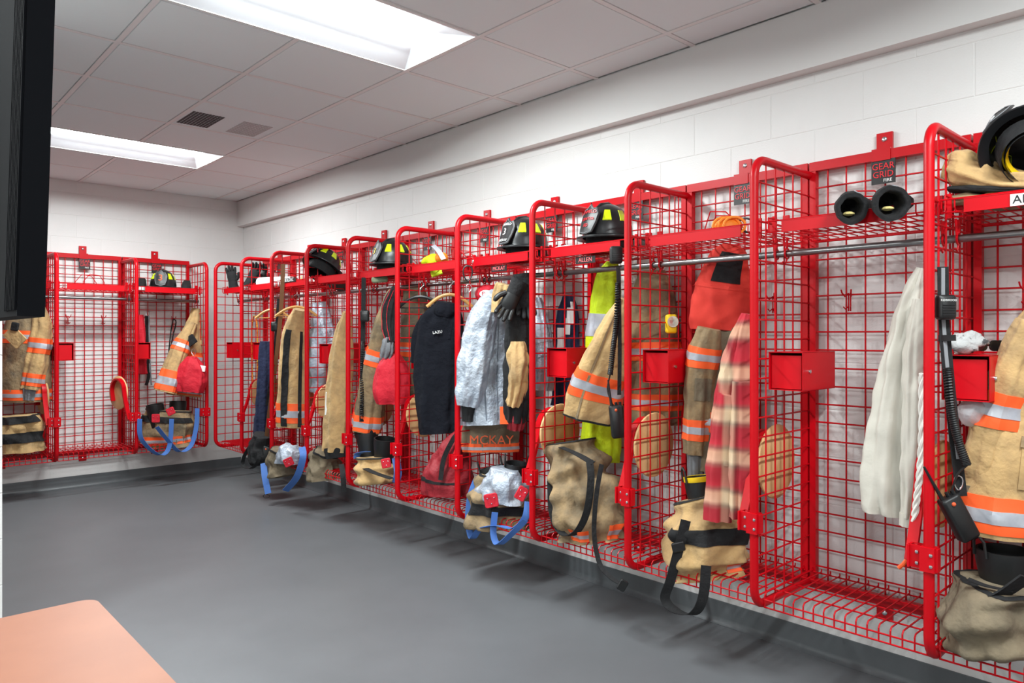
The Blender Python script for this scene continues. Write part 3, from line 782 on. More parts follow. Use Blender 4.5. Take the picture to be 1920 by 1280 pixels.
# orange webbing with carabiner
p = on_shelf(1362, 420, .35, SHZ + .045)
t = lump('webbing_bundle', 'orange webbing bundle with a dark carabiner on the shelf', 'strap', p, .065, .05, .042, 'orange_web', 5, .3)
for k in range(3): MB().tube([p + RV * (.045 * math.cos(a)) + UP * (.035 * math.sin(a)) - FV * (.03 + .008 * k) + RV * .02 * (k - 1) for a in [i * 2 * math.pi / 14 for i in range(14)]], .006, 6, closed=True).build('webbing_loop', 'orange_web', t)
carabiner(t, p + RV * .085 - FV * .03, .09, 'helmet_black', R_(70))
# small shelf pieces
lump('plastic_bag', 'crumpled clear plastic bag on the shelf beside the red-lettered helmet', 'bag', on_shelf(1068, 452, .36, SHZ + .025), .09, .06, .025, 'plastic_clear', 2, .4, part='film')
lump('folded_cloth', 'small white folded cloth on the shelf above the black carabiner', 'cloth', on_shelf(905, 470, .36, SHZ + .018), .07, .05, .018, 'white', 9, .4)
t = lump('safety_vest', 'bundled lime and orange safety vest on a shelf', 'vest', on_shelf(815, 478, .33, SHZ + .05), .085, .07, .05, 'lime', 6, .35)
MB().ball(on_shelf(828, 470, .36, SHZ + .07), .045, .04, .035, 14).build('orange_panel', 'orange_web', t)
strap(t, [(812, 460), (822, 470), (832, 486)], .03, 'retro', 'reflective_stripe', d=.42)
strap(t, [(818, 500), (818, 510), (820, 516)], .07, 'lime', 'hanging_tail', d=.40, th=.012)
t = thing_at('paper_roll', 'white paper roll lying on the shelf beside black gloves', 'paper roll', on_shelf(515, 519, .4))
a_, b_ = PX(487, 520, .40), PX(548, 517, .25); a_.z = b_.z = SHZ + .05
MB().tube([a_, b_], .048, 24).build('roll', 'white', t); MB().tube([a_ - (b_ - a_).normalized() * .001, a_ + (b_ - a_).normalized() * .004], .014, 14).build('core', 'vent_dark', t)
glove('black work glove standing fingers-up on the corner shelf', on_shelf(437, 540, .40, SHZ + .075), UP + RV * -.15, -FV, 'black_cloth', 'black_cloth', 1.0, .05)
glove('black work glove lying against the white paper roll', on_shelf(470, 525, .36, SHZ + .09), UP + RV * .5, -FV, 'black_cloth', 'black_cloth', 1.0, .3)
glove('dark glove slumped on the shelf behind the white paper roll', on_shelf(487, 500, .25, SHZ + .08), UP + RV * .2, -FV, 'rubber', 'black_cloth', 1.05, .4)
mat('knit_grey', (176, 176, 176), .95, var=((70, 70, 72), 18, .5, .56), bump=(120, .6, .006))
mat('seam_grey', (112, 120, 132), .6)
# ------------------------------------------------------------------ hanging gear, right wall
JG = 'tan turnout coats'; PG = 'bunker pants pushed down on the basket floors'
# bay 0 (beside the frame edge)
tj, sw = garment('turnout_coat', 'clean tan turnout coat with wide orange hem band beside the coiled radio strap', 'coat', [
    ('body', S([(1950, 572, 16, .04), (1950, 620, 44, .07), (1946, 720, 80, .1), (1940, 820, 104, .11), (1936, 910, 120, .12), (1934, 1000, 122, .12)], .19), 'tan', [(4.15, 4.85)]),
    ('sleeve', S([(1930, 600, 16, .04), (1905, 680, 32, .055), (1878, 765, 40, .06), (1862, 850, 42, .06), (1852, 925, 38, .05)], .29), 'tan', [(1.65, 2.4)])], JG)
sw[0].patch(3.0, 3.95, 84, 122, .006).build('pocket', 'tan', tj)
sw[0].patch(2.9, 3.1, 82, 124, .011).build('pocket_flap', 'tan_dirty', tj)
sw[1].patch(3.75, 4.0, 0, 360, .004).build('cuff_binding', 'olive', tj)
tp, sw = garment('bunker_pants', 'dark tan bunker pants slumped on the basket under the clean tan coat', 'trousers', [
    ('fabric', S([(1900, 1212, 100, .13), (1888, 1165, 110, .15), (1880, 1120, 100, .14), (1880, 1090, 72, .11)][::-1], .33), 'olive', [], dict(lump=.03, freq=7, fold=.012, sq=2.6, acc=.014, accn=.8))], PG)
stripes(sw[0], tp, [(2.45, 2.9)], (20, 84))
strap(tp, [(1860, 1120), (1885, 1110), (1925, 1082)], .05, 'black_cloth', 'suspender', d=.47, th=.006)
strap(tp, [(1815, 1085), (1850, 1098), (1900, 1108)], .02, 'black_cloth', 'waistband', d=.46)
boot('black fire boot in the dark tan pants, nearer the radio holster', PX(1885, 1030, .3), PX(1888, 1130, .3), .085)
boot('black fire boot in the dark tan pants, farther from the radio holster', PX(1990, 1040, .26), PX(1985, 1140, .26), .08)
t = thing_at('radio_harness', 'black radio shoulder strap with speaker microphone beside the cream shirt', 'radio', PX(1795, 1000, .44))
strap(t, [(1768, 500), (1770, 600), (1778, 700), (1788, 800), (1797, 880), (1803, 930)], .036, 'black_cloth', d=.445)
strap(t, [(1768, 502), (1769, 600), (1777, 700)], .012, 'grey_web', 'reflective_line', d=.449)
strap(t, [(1792, 815), (1798, 860)], .014, 'grey_web', 'reflective_line', d=.452)
mic(t, PX(1773, 576, .465), brand='KENWOOD')
strap(t, [(1760, 634), (1792, 633)], .02, 'rubber', 'keeper_loop', d=.452, side=UP, th=.008)
coil(t, [PX(1777, 690, .462), PX(1783, 760, .465), PX(1795, 820, .465), PX(1813, 872, .465)], .0105, turns=44)
MB().tube(smooth_path([PX(1813, 872, .465), PX(1795, 890, .47), PX(1782, 930, .47), PX(1780, 945, .47)]), .0035, 6).build('cord', 'rubber', t)
radio(t, PX(1797, 970, .455), R_(28), .15)
carabiner(t, PX(1797, 905, .46), .045, 'chrome', 0, 'snap_hook')
lump('winter_hat', 'grey and white knit cap on the open lock box', 'cap', Vector((PX(1812, 650, .36).x, PX(1812, 650, .36).y, 1.307 + .036)), .06, .045, .036, 'knit_grey', 11, .55, 22)
p = PX(1853, 652, .3); t = thing_at('sunglasses', 'dark sunglasses on the lock box beside the knit cap', 'glasses', Vector((p.x, p.y, 1.31))); p = Vector((p.x, p.y, 1.337))
for s_ in (-1, 1):
    rbox(MB(), .05, .036, .006, cam_frame(p + RV * .028 * s_), .4).build('lens', 'lens_dark', t)
    MB().tube([p + RV * .052 * s_, p + RV * .054 * s_ + FV * .09], .003, 6).build('temple_arm', 'lens_dark', t)
lump('plastic_bag', 'clear plastic bag hanging beneath the lock box by the radio strap', 'bag', PX(1824, 772, .34), .045, .04, .048, 'plastic_clear', 15, .3, part='film')
# bay 1
tc, sw = garment('long_sleeve_shirt', 'cream long-sleeved shirt hanging beside the white rope', 'shirt', [
    ('body', S([(1726, 502, 5, .02), (1716, 545, 16, .035), (1704, 640, 34, .05), (1694, 740, 46, .055), (1685, 850, 54, .06), (1677, 930, 54, .06), (1674, 962, 50, .055)], .27), 'cream', [], dict(fold=.011, k=6)),
    ('sleeve', S([(1724, 560, 10, .025), (1718, 660, 18, .03), (1714, 760, 20, .032), (1710, 860, 19, .03), (1705, 930, 15, .026), (1702, 968, 13, .024)], .345), 'cream', [], dict(fold=.007, k=5)),
    ('cuff', S([(1703, 962, 14, .026), (1701, 986, 13, .024)], .345), 'cream', [], dict(fold=.001, lump=.001))])
t = thing_at('rope', 'white rope with an orange end hanging beside the cream shirt', 'rope', PX(1702, 1055, .43))
for ph in (0, 2.1, 4.2):
    pts = smooth_path([PX(1729, 700, .43), PX(1727, 850, .43), PX(1716, 960, .44), PX(1704, 1045, .45)], 22)
    MB().tube([q + RV * .006 * math.cos(i * .55 + ph) - FV * .006 * math.sin(i * .55 + ph) for i, q in enumerate(pts)], .0058, 6).build('strand', 'rope_white', t)
MB().tube([PX(1704, 1045, .45), PX(1693, 1058, .46), PX(1685, 1064, .46)], .007, 8).build('rope_end', 'orange', t, label='orange rope end')
MB().tube([PX(1704, 1044, .45), PX(1703, 1062, .45)], .009, 8).build('rope_end', 'rubber', t, label='taped black rope end')
# bay 2
th, sw = garment('flash_hood', 'red knit firefighter hood with black face opening', 'hood', [
    ('hood', S([(1372, 458, 16, .03), (1368, 475, 32, .055), (1362, 505, 42, .07), (1355, 545, 49, .07), (1349, 585, 53, .065), (1347, 618, 51, .055)], .165), 'hood_red', [], dict(fold=.004, lump=.012, k=4))])
sw[0].patch(.9, 2.6, 66, 128, .004).build('face_opening', 'black_cloth', th, smooth=60, label='black knit face opening')
sw[0].patch(2.75, 2.9, 0, 360, .0025).build('seam', 'hood_red', th)
tj, sw = garment('turnout_coat', 'worn tan turnout coat with orange cuffs under the red hood', 'coat', [
    ('body', S([(1362, 600, 30, .05), (1362, 680, 46, .07), (1362, 780, 54, .08), (1362, 880, 56, .08)], .14), 'olive', [(1.9, 2.25)]),
    ('sleeve', S([(1330, 615, 20, .05), (1320, 665, 29, .055), (1312, 735, 28, .055), (1308, 800, 25, .05), (1305, 850, 23, .045)], .25), 'tan_dirty', [(.75, 1.35), (2.75, 3.4)]),
    ('knit_cuff', S([(1305, 846, 19, .035), (1304, 868, 15, .03), (1303, 905, 12, .022)], .25), 'grey_cloth', [], dict(fold=.003))], JG)
sw[1].patch(1.6, 2.2, 60, 120, .004).build('elbow_patch', 'olive', tj)
tf, sw = garment('flannel_shirt', 'red and cream plaid flannel shirt hanging beside the red hood', 'shirt', [
    ('body', S([(1400, 588, 8, .02), (1392, 640, 22, .04), (1384, 715, 33, .055), (1379, 800, 36, .06), (1377, 870, 34, .055)], .36), 'plaid', [], dict(fold=.01)),
    ('sleeve', S([(1372, 740, 24, .04), (1358, 830, 25, .04), (1350, 910, 24, .038), (1347, 975, 21, .034)], .41), 'plaid', [], dict(fold=.007, k=5)),
    ('sleeve', S([(1393, 715, 18, .035), (1392, 810, 21, .038), (1389, 900, 20, .035), (1388, 972, 17, .03)], .41), 'plaid', [], dict(fold=.007, k=5))])
boot('black fire boot with yellow rim and pull loop', PX(1309, 893, .33), PX(1322, 985, .33), .062, 'yellow')
tp, sw = garment('bunker_pants', 'light tan bunker pants under the plaid shirt with a long black strap', 'trousers', [
    ('fabric', S([(1318, 930, 42, .08), (1326, 960, 62, .12), (1330, 1000, 74, .145), (1330, 1045, 74, .15), (1336, 1078, 60, .12)], .3), 'tan', [], dict(lump=.026, freq=7, fold=.01, sq=2.5, acc=.014, accn=.8))], PG)
stripes(sw[0], tp, [(3.0, 3.7)], (18, 80))
sw[0].patch(1.55, 2.15, 10, 170, .006).build('waistband', 'black_cloth', tp)
strap(tp, [(1286, 975, .47), (1275, 1020, .49), (1258, 1085, .5), (1247, 1122, .5), (1268, 1145, .5), (1300, 1150, .5), (1318, 1120, .5), (1324, 1060, .48)], .042, 'black_cloth', 'suspender')
rbox(MB(), .055, .04, .014, cam_frame(PX(1272, 1025, .497), R_(12)), .2).build('buckle', 'rubber', tp)
# bay 3
tj, sw = garment('turnout_coat', 'tan turnout coat with a flared hem and flashlight, behind the coiled microphone', 'coat', [
    ('body', S([(1224, 508, 24, .04), (1226, 560, 40, .06), (1229, 650, 46, .065), (1229, 730, 48, .07), (1228, 795, 46, .065)], .12), 'tan_dirty', [(1.9, 2.3), (3.1, 3.5)]),
    ('front', S([(1170, 560, 10, .03), (1154, 620, 30, .05), (1133, 690, 46, .065), (1117, 740, 51, .07), (1106, 785, 50, .07)], .33), 'tan', [(2.15, 3.1)], dict(fold=.005))], JG)
sw[1].patch(3.88, 4.0, 0, 360, .003).build('hem_lining', 'black_cloth', tj)
sw[1].patch(.6, 3.9, 118, 124, .004, nt=14, na=3).build('seam', 'tan_dirty', tj)
M = cam_frame(PX(1258, 607, .2))
fl_ = rbox(MB(), .05, .09, .04, M, .25).build('flashlight', 'yellow', tj, smooth=50, label='yellow flashlight clipped to the coat')
MB().lathe([(.02, .02), (.026, .022), (.026, .03), (.02, .03), (.001, .026)], 20, M @ Matrix.Translation((.004, .01, 0))).build('flashlight_lens', 'glass_lens', fl_)
garment('hi_vis_jacket', 'lime yellow high visibility jacket with silver stripe', 'jacket', [
    ('body', S([(1148, 492, 12, .03), (1139, 530, 24, .045), (1134, 600, 30, .05), (1132, 690, 33, .055), (1128, 780, 35, .055), (1126, 865, 34, .05)], .14), 'lime', [], dict(fold=.008))])[1][0].patch(1.85, 2.35, 0, 360, .004).build('reflective_stripe', 'retro', bpy.data.objects['hi_vis_jacket'])
t = thing_at('radio_harness', 'coiled speaker microphone with radio in front of the flared tan coat', 'radio', PX(1158, 830, .46))
mic(t, PX(1155, 478, .475)); strap(t, [(1159, 500), (1160, 520), (1160, 560)], .02, 'rubber', d=.465)
coil(t, [PX(1159, 530, .465), PX(1156, 600, .468), PX(1150, 650, .47), PX(1144, 702, .47)], .0105, turns=46)
MB().tube(smooth_path([PX(1144, 702, .47), PX(1139, 730, .47), PX(1146, 752, .47), PX(1150, 760, .47)]), .0035, 6).build('cord', 'rubber', t)
strap(t, [(1161, 560), (1162, 660), (1161, 740)], .018, 'black_cloth', d=.455)
radio(t, PX(1157, 790, .46), R_(6), .15)
tp, sw = garment('bunker_pants', 'olive tan bunker pants with black straps under the flared coat', 'trousers', [
    ('fabric', S([(1072, 826, 34, .07), (1076, 850, 44, .1), (1086, 890, 50, .115), (1100, 930, 62, .135), (1106, 970, 64, .14), (1108, 1008, 58, .12)], .33), 'tan_dirty', [], dict(lump=.034, freq=7, fold=.012, sq=2.5, acc=.014, accn=.8))], PG)
stripes(sw[0], tp, [(4.3, 4.8)], (95, 140)); stripes(sw[0], tp, [(4.15, 4.75)], (20, 70))
strap(tp, [(1052, 838, .44), (1080, 850, .465), (1112, 868, .46)], .032, 'black_cloth', 'waistband')
strap(tp, [(1105, 862, .47), (1108, 900, .49), (1100, 960, .5), (1080, 998, .5), (1055, 1000, .5), (1036, 965, .49), (1032, 900, .46)], .034, 'black_cloth', 'suspender')
strap(tp, [(1128, 870, .46), (1118, 930, .49), (1114, 1000, .5), (1124, 1055, .5), (1145, 1082, .5), (1165, 1095, .5)], .022, 'black_cloth', 'suspender')
rbox(MB(), .04, .05, .014, cam_frame(PX(1167, 1097, .5), R_(-30)), .2).build('buckle', 'rubber', tp)
# bay 4
tj, sw = garment('silver_coat', 'silver aluminized quilted proximity coat with tan collar and black cuff', 'coat', [
    ('body', S([(938, 552, 18, .04), (922, 590, 40, .07), (914, 660, 52, .085), (912, 730, 55, .09), (915, 795, 50, .085)], .36), 'alu', [], dict(fold=.007, lump=.012)),
    ('sleeve', S([(912, 580, 20, .045, .44), (896, 640, 29, .06, .465), (886, 710, 28, .06, .485), (879, 760, 22, .05, .49)]), 'alu', [], dict(fold=.006, lump=.012)),
    ('knit_cuff', S([(879, 752, 15, .035), (877, 790, 11, .028)], .49), 'black_cloth', [], dict(fold=.002)),
    ('back_panel', S([(1004, 560, 10, .03), (1014, 620, 18, .04), (1018, 700, 20, .045), (1016, 730, 19, .045)], .2), 'alu', [], dict(fold=.006)),
    ('collar', S([(944, 532, 14, .035), (940, 555, 17, .045), (940, 585, 15, .04)], .41), 'tan', [], dict(lump=.012))])
for a in (70, 90, 110, 130): sw[0].patch(.9, 3.8, a, a + 1.6, .0022, nt=16, na=2).build('quilt_seam', 'seam_grey', tj)
for q in (.9, 1.6, 2.3, 3.0): MB().ball(sw[0].pt(q, R_(58), .004), .006, n=8).build('snap', 'chrome', tj)
tl, sw = garment('coat_lining', 'black and tan coat liner hanging open beside the silver coat', 'liner', [
    ('lining', S([(968, 575, 18, .04), (972, 640, 24, .05), (972, 720, 24, .05), (966, 790, 20, .045)], .40), 'black_cloth', [], dict(fold=.008)),
    ('tan_panel', S([(972, 640, 14, .03), (972, 670, 20, .045), (970, 720, 17, .04), (962, 760, 10, .03)], .445), 'tan', [], dict(lump=.016))])
garment('turnout_coat', 'dark tan coat tail with orange lettering below the silver coat', 'coat', [
    ('tail', S([(922, 790, 50, .06), (920, 818, 54, .065), (920, 846, 50, .06)], .3), 'olive', [(1.35, 1.95)], dict(fold=.004))], JG)
tk = [o for o in bpy.data.objects if o.get('label') == 'dark tan coat tail with orange lettering below the silver coat'][0]
text('MCKAY', .075, 'name_orange', tk, cam_frame(PX(922, 822, .3) - FV * .078), sx=1.0)
strap(tj, [(946, 762), (946, 795)], .05, 'orange', 'trim_band', d=.45, th=.004)
garment('drawstring_pouch', 'small dark red pouch hanging below the black coat liner', 'pouch', [('pouch', S([(968, 752, 6, .015), (968, 778, 15, .03), (966, 806, 12, .028)], .40), 'dark_red', [])])
glove('black leather work glove hung over the silver coat collar', PX(966, 545, .46), -UP + RV * -.5, -FV, 'rubber', 'black_cloth', 1.0, .35)
glove('black work glove with grey knuckle strip above the silver coat', PX(982, 535, .40), -UP + RV * .1, -FV, 'black_cloth', 'black_cloth', 1.05, .3)
t = thing_at('baseball_cap', 'red cap with white oval badge behind the silver coat', 'cap', PX(914, 560, .28))
p = PX(914, 552, .28); MB().ball(p, .075, .075, .06, 20).build('crown', 'red_cloth', t)
M = cam_frame(p - FV * .076 + RV * -.005); MB().grid([[M @ Vector((.04 * math.cos(a) * q, .022 * math.sin(a) * q, z)) for a in [i * 2 * math.pi / 24 for i in range(24)]] for q, z in ((1, -.01), (1, .001), (.05, .002))], True, False, True).build('badge', 'white', t)
text('EVA', .03, 'red_cloth', t, M @ Matrix.Translation((0, 0, .003)))
t = thing_at('carabiner', 'black carabiner clipped on the shelf above the silver coat', 'carabiner', PX(877, 528, .455)); carabiner(t, PX(877, 512, .46), .085, 'helmet_black', 0, 'body'); carabiner(t, PX(879, 540, .46), .045, 'chrome', 0, 'snap_ring')
tp, sw = garment('bunker_pants', 'silver and tan bunker pants with red tabs and blue suspenders under the silver coat', 'trousers', [
    ('fabric', S([(940, 890, 36, .09), (938, 915, 48, .11), (936, 945, 56, .125), (936, 985, 54, .12)], .38), 'tan_dirty', [], dict(lump=.028, freq=8, fold=.01, sq=2.5, acc=.014, accn=.8)),
    ('silver_shell', S([(948, 878, 26, .08), (946, 905, 40, .1), (944, 935, 44, .11)], .40), 'alu', [], dict(lump=.03, freq=9))], PG)
sw[0].patch(1.75, 2.3, 20, 165, .006).build('waistband', 'black_cloth', tp)
clips(tp, [(921, 938, 26, 26, 10), (978, 925, 20, 26, -30)], .52)
strap(tp, [(893, 900, .47), (882, 930, .5), (878, 975, .51), (885, 1008, .51), (900, 992, .52), (932, 985, .53), (965, 990, .53), (985, 970, .52), (990, 940, .5)], .036, 'blue_web', 'suspender')
strap(tp, [(928, 960, .525), (925, 1000, .53), (935, 1020, .53), (960, 1000, .535), (985, 975, .52)], .034, 'blue_web', 'suspender')
boot('black fire boot leaning in the silver and tan pants', PX(920, 875, .40), PX(935, 935, .38), .066)
boot('black fire boot behind the leaning boot, yellow piping', PX(968, 868, .33), PX(962, 930, .33), .064)
tn, sw = garment('navy_shirt', 'navy blue t-shirt with white printed graphic behind the lock box', 'shirt', [
    ('body', S([(1064, 552, 9, .02), (1064, 590, 18, .03), (1062, 670, 22, .035), (1060, 760, 23, .035)], .09), 'navy_blue', [], dict(fold=.007))])
for t0, t1, a0, a1 in ((.5, .9, 50, 75), (.75, 1.25, 60, 95), (1.1, 1.5, 80, 100), (1.35, 1.8, 100, 140)): sw[0].patch(t0, t1, a0, a1, .003).build('print', 'white', tn)
# bay 5
tb, sw = garment('polo_shirt', 'navy polo shirt with small white chest lettering on a wooden hanger', 'shirt', [
    ('body', S([(840, 570, 14, .03), (836, 586, 32, .05), (827, 620, 42, .07), (823, 690, 43, .075), (825, 760, 42, .075), (828, 812, 40, .07)], .35), 'navy', [], dict(fold=.008)),
    ('sleeve', S([(800, 592, 10, .03), (790, 630, 17, .05), (787, 680, 16, .05)], .40), 'navy', [], dict(fold=.004)),
    ('collar', S([(836, 566, 16, .035), (834, 580, 22, .045), (832, 590, 20, .042)], .37), 'navy', [], dict(fold=.002, lump=.003))])
text('LAZU', .024, 'white', tb, cam_frame(sw[0].pt(2.0, R_(94), .006) - FV * .004, R_(8)), ext=.003)
sw[0].patch(1.2, 2.2, 66, 72, .004, nt=10, na=3).build('button_placket', 'navy', tb)
def hanger(label, u, v, w_, d, m, fn=None):
    p = (fn or PX)(u, v, d); t = thing_at('coat_hanger', label, 'hanger', p)
    MB().tube(smooth_path([p + RV * -w_ / 2 + UP * -.075, p + RV * -w_ * .25 + UP * -.02, p, p + RV * w_ * .25 + UP * -.02, p + RV * w_ / 2 + UP * -.075], 6), .011, 8).build('shoulder_bar', m, t)
    MB().tube([p + RV * -w_ * .44 + UP * -.072, p + RV * w_ * .44 + UP * -.072], .004, 6).build('trouser_bar', m, t)
    MB().tube(smooth_path([p, p + UP * .05, p + UP * .075 + RV * .022, p + UP * .1, p + UP * .085 - RV * .022], 5), .0025, 6).build('hook', 'chrome', t)
    return t
hanger('wooden coat hanger inside the navy polo shirt', 843, 552, .28, .33, 'hanger_wood')
t = hanger('wide black plastic hanger beside the wooden hanger', 788, 556, .3, .36, 'helmet_black')
hanger('wooden coat hanger over the tan coat with black stripes', 556, 575, .34, .40, 'hanger_wood')
hanger('wooden coat hanger partly hidden behind the brown leather strap', 512, 580, .3, .36, 'hanger_wood')
tb, sw = garment('duffel_bag', 'dark red duffel bag slumped on the basket under the navy polo', 'bag', [
    ('body', S([(862, 815, 14, .05), (852, 850, 30, .085), (842, 890, 47, .12), (842, 925, 46, .12)], .36), 'dark_red', [], dict(lump=.02, freq=8))])
strap(tb, [(826, 900, .49), (832, 860, .47), (848, 826, .44), (856, 815, .42)], .028, 'black_cloth', 'bag_handle'); sw[0].patch(2.1, 2.25, 0, 360, .003).build('zipper', 'black_cloth', tb)
# bay 6
tj, sw = garment('turnout_coat', 'smudged tan turnout coat beside the black piped hood and red pouch', 'coat', [
    ('sleeve', S([(738, 545, 10, .03), (720, 615, 20, .05), (706, 680, 24, .06), (695, 745, 26, .06), (687, 808, 27, .06)], .40), 'tan_dirty', [(1.6, 2.05), (3.45, 3.95)]),
    ('body', S([(776, 535, 18, .04), (778, 590, 25, .06), (777, 660, 27, .065), (774, 740, 27, .065)], .2), 'olive', [(1.75, 2.1)]),
    ('knit_cuff', S([(687, 802, 24, .055), (688, 822, 18, .05)], .40), 'black_cloth', [])], JG)
thd, sw = garment('flash_hood', 'black hood with thin red piping above the red pouch', 'hood', [('hood', S([(742, 540, 8, .03), (733, 570, 15, .05), (731, 610, 15, .05), (736, 642, 10, .04)], .45), 'black_cloth', [], dict(lump=.008))])
for a in (100, 140): MB().tube([sw[0].pt(q / 8 * 2.8 + .1, R_(a), .003) for q in range(9)], .002, 6).build('piping', 'red_cloth', thd, label='thin red piping')
garment('knit_glove', 'crumpled grey knit glove between the black hood and red pouch', 'glove', [('glove', S([(730, 632, 8, .025), (727, 650, 13, .04), (722, 668, 9, .03)], .475), 'grey_cloth', [], dict(lump=.012))])
garment('drawstring_pouch', 'bright red drawstring pouch below the grey knit glove', 'pouch', [('pouch', S([(738, 664, 12, .04), (736, 692, 30, .07), (735, 730, 34, .08), (735, 757, 27, .06)], .42), 'red_cloth', [], dict(fold=.008))])
boot('black fire boot under the smudged tan cuff', PX(688, 812, .40), PX(692, 865, .40), .075, loops=False)
boot('black fire boot with pale piping beside the red tabs', PX(722, 822, .38), PX(718, 870, .38), .075, loops=False)
tp, sw = garment('bunker_pants', 'tan bunker pants with black waist straps in the piped hood locker', 'trousers', [
    ('fabric', S([(702, 856, 30, .08), (703, 878, 37, .11), (705, 906, 36, .11)], .42), 'tan', [], dict(lump=.02, freq=8, acc=.01))], PG)
strap(tp, [(668, 868, .5), (700, 885, .53), (735, 897, .52)], .04, 'black_cloth', 'waistband'); strap(tp, [(668, 860, .48), (672, 850, .48), (690, 846, .49)], .04, 'blue_web', 'suspender'); strap(tp, [(742, 858, .48), (746, 885, .49), (742, 905, .49)], .05, 'blue_web', 'suspender')
clips(tp, [(724, 868, 18, 18, 10), (700, 880, 6, 22, 10)][:1], .52)
t = thing_at('radio_harness', 'black radio strap with coiled cord beside the smudged tan coat', 'radio', PX(678, 790, .47))
strap(t, [(682, 520), (681, 600), (679, 700), (678, 790)], .03, 'black_cloth', d=.465); mic(t, PX(684, 592, .485)); coil(t, [PX(681, 640, .48), PX(679, 700, .48), PX(678, 780, .48)], .011, turns=40)
t = thing_at('tape_roll', 'grey green strap bundle under the shelf beside the radio strap', 'strap', PX(712, 528, .42)); rbox(MB(), .11, .04, .03, cam_frame(PX(712, 524, .42), R_(4)), .4).build('strap_bundle', 'grey_green', t)
# bay 7
tj, sw = garment('turnout_coat', 'long plain light tan coat with a white care label', 'coat', [
    ('body', S([(650, 585, 8, .03), (642, 640, 18, .05), (636, 720, 24, .06), (632, 800, 25, .065), (630, 845, 24, .06)], .41), 'tan', [], dict(fold=.006)),
    ('hem', S([(630, 838, 23, .058), (632, 858, 20, .05)], .41), 'black_cloth', [], dict(fold=.003))], JG)
strap(tj, [(618, 735, .475), (616, 778, .478)], .055, 'white', 'care_label', th=.002)
tp, sw = garment('bunker_pants', 'grey olive bunker pants crumpled under the long plain tan coat', 'trousers', [
    ('fabric', S([(612, 845, 20, .07), (608, 868, 30, .1), (610, 900, 29, .1)], .42), 'olive', [], dict(lump=.03, freq=9))], PG)
strap(tp, [(640, 870, .45), (643, 890, .5), (645, 922, .5)], .036, 'black_cloth', 'suspender')
# bay 8
tj, sw = garment('silver_coat', 'silver aluminized coat seen through the mesh beside the wooden hanger', 'coat', [
    ('body', S([(598, 568, 12, .03), (604, 620, 22, .05), (606, 690, 25, .06), (600, 735, 20, .05)], .24), 'alu', [], dict(fold=.007, lump=.012))])
tj, sw = garment('turnout_coat', 'tan turnout coat with broad black stripes under the wooden hanger', 'coat', [
    ('body', S([(562, 580, 12, .04), (555, 630, 26, .06), (551, 710, 29, .065), (549, 800, 31, .065)], .405), 'tan', [(2.45, 2.85)], dict(fold=.004))], JG)
for a0, a1 in ((100, 125), (55, 68)): sw[0].patch(.8, 2.95, a0, a1, .006, nt=14, na=6).build('black_stripe', 'black_cloth', tj)
t = thing_at('radio_harness', 'brown leather radio strap hanging in front of the tan coat with black stripes', 'radio', PX(497, 845, .5))
strap(t, [(531, 495), (527, 580), (517, 680), (503, 790), (498, 840)], .034, 'leather', d=.475); strap(t, [(522, 560), (514, 660), (500, 760)], .02, 'black_cloth', d=.485)
mic(t, PX(515, 612, .49)); radio(t, PX(497, 852, .5), R_(-18), .14, False)
tp, sw = garment('bunker_pants', 'dark bunker pants with a red tab and hanging blue suspenders, lowest in the corner lockers', 'trousers', [
    ('fabric', S([(535, 842, 26, .08), (533, 864, 34, .11), (536, 892, 30, .1)], .45), 'olive', [], dict(lump=.03, freq=9)),
    ('silver_shell', S([(548, 838, 18, .06), (545, 855, 26, .09), (545, 868, 24, .09)], .47), 'alu', [], dict(lump=.03))], PG)
clips(tp, [(541, 866, 18, 16, 25)], .56)
strap(tp, [(566, 838, .54), (568, 858, .57), (556, 895, .57), (535, 920, .57)], .05, 'blue_web', 'suspender'); strap(tp, [(494, 868, .55), (497, 895, .57), (503, 925, .57)], .05, 'blue_web', 'suspender')
carabiner(tp, PX(500, 930, .57), .05, 'helmet_black', R_(90), 'buckle_ring')
tg, sw = garment('gear_bag', 'black gear bag with a looped strap hanging beside the dark pants', 'bag', [('bag', S([(492, 815, 14, .06), (488, 840, 22, .09), (492, 868, 18, .08)], .5), 'black_cloth', [], dict(lump=.02))])
strap(tg, [(470, 835, .56), (458, 855, .57), (456, 872, .57), (470, 878, .57), (484, 865, .57), (486, 845, .56)], .03, 'black_cloth', 'shoulder_strap')
# bay 9
garment('navy_jeans', 'dark navy garment hanging behind the brown leather strap', 'clothing', [('body', S([(500, 640, 12, .04), (498, 720, 16, .05), (493, 830, 17, .05)], .38), 'navy_blue', [], dict(fold=.006))])
t = thing_at('rope', 'yellow and orange braided rope looped on a hook near the room corner', 'rope', PX(478, 745, .28))
for x in (0, 6): MB().tube(smooth_path([PX(476 + x * .5, 592, .28), PX(472 + x * 1.8, 620, .28), PX(473 + x * 1.6, 700, .28), PX(477 + x * .6, 745, .28)], 6), .007, 7).build('strand', 'rope_yellow', t)

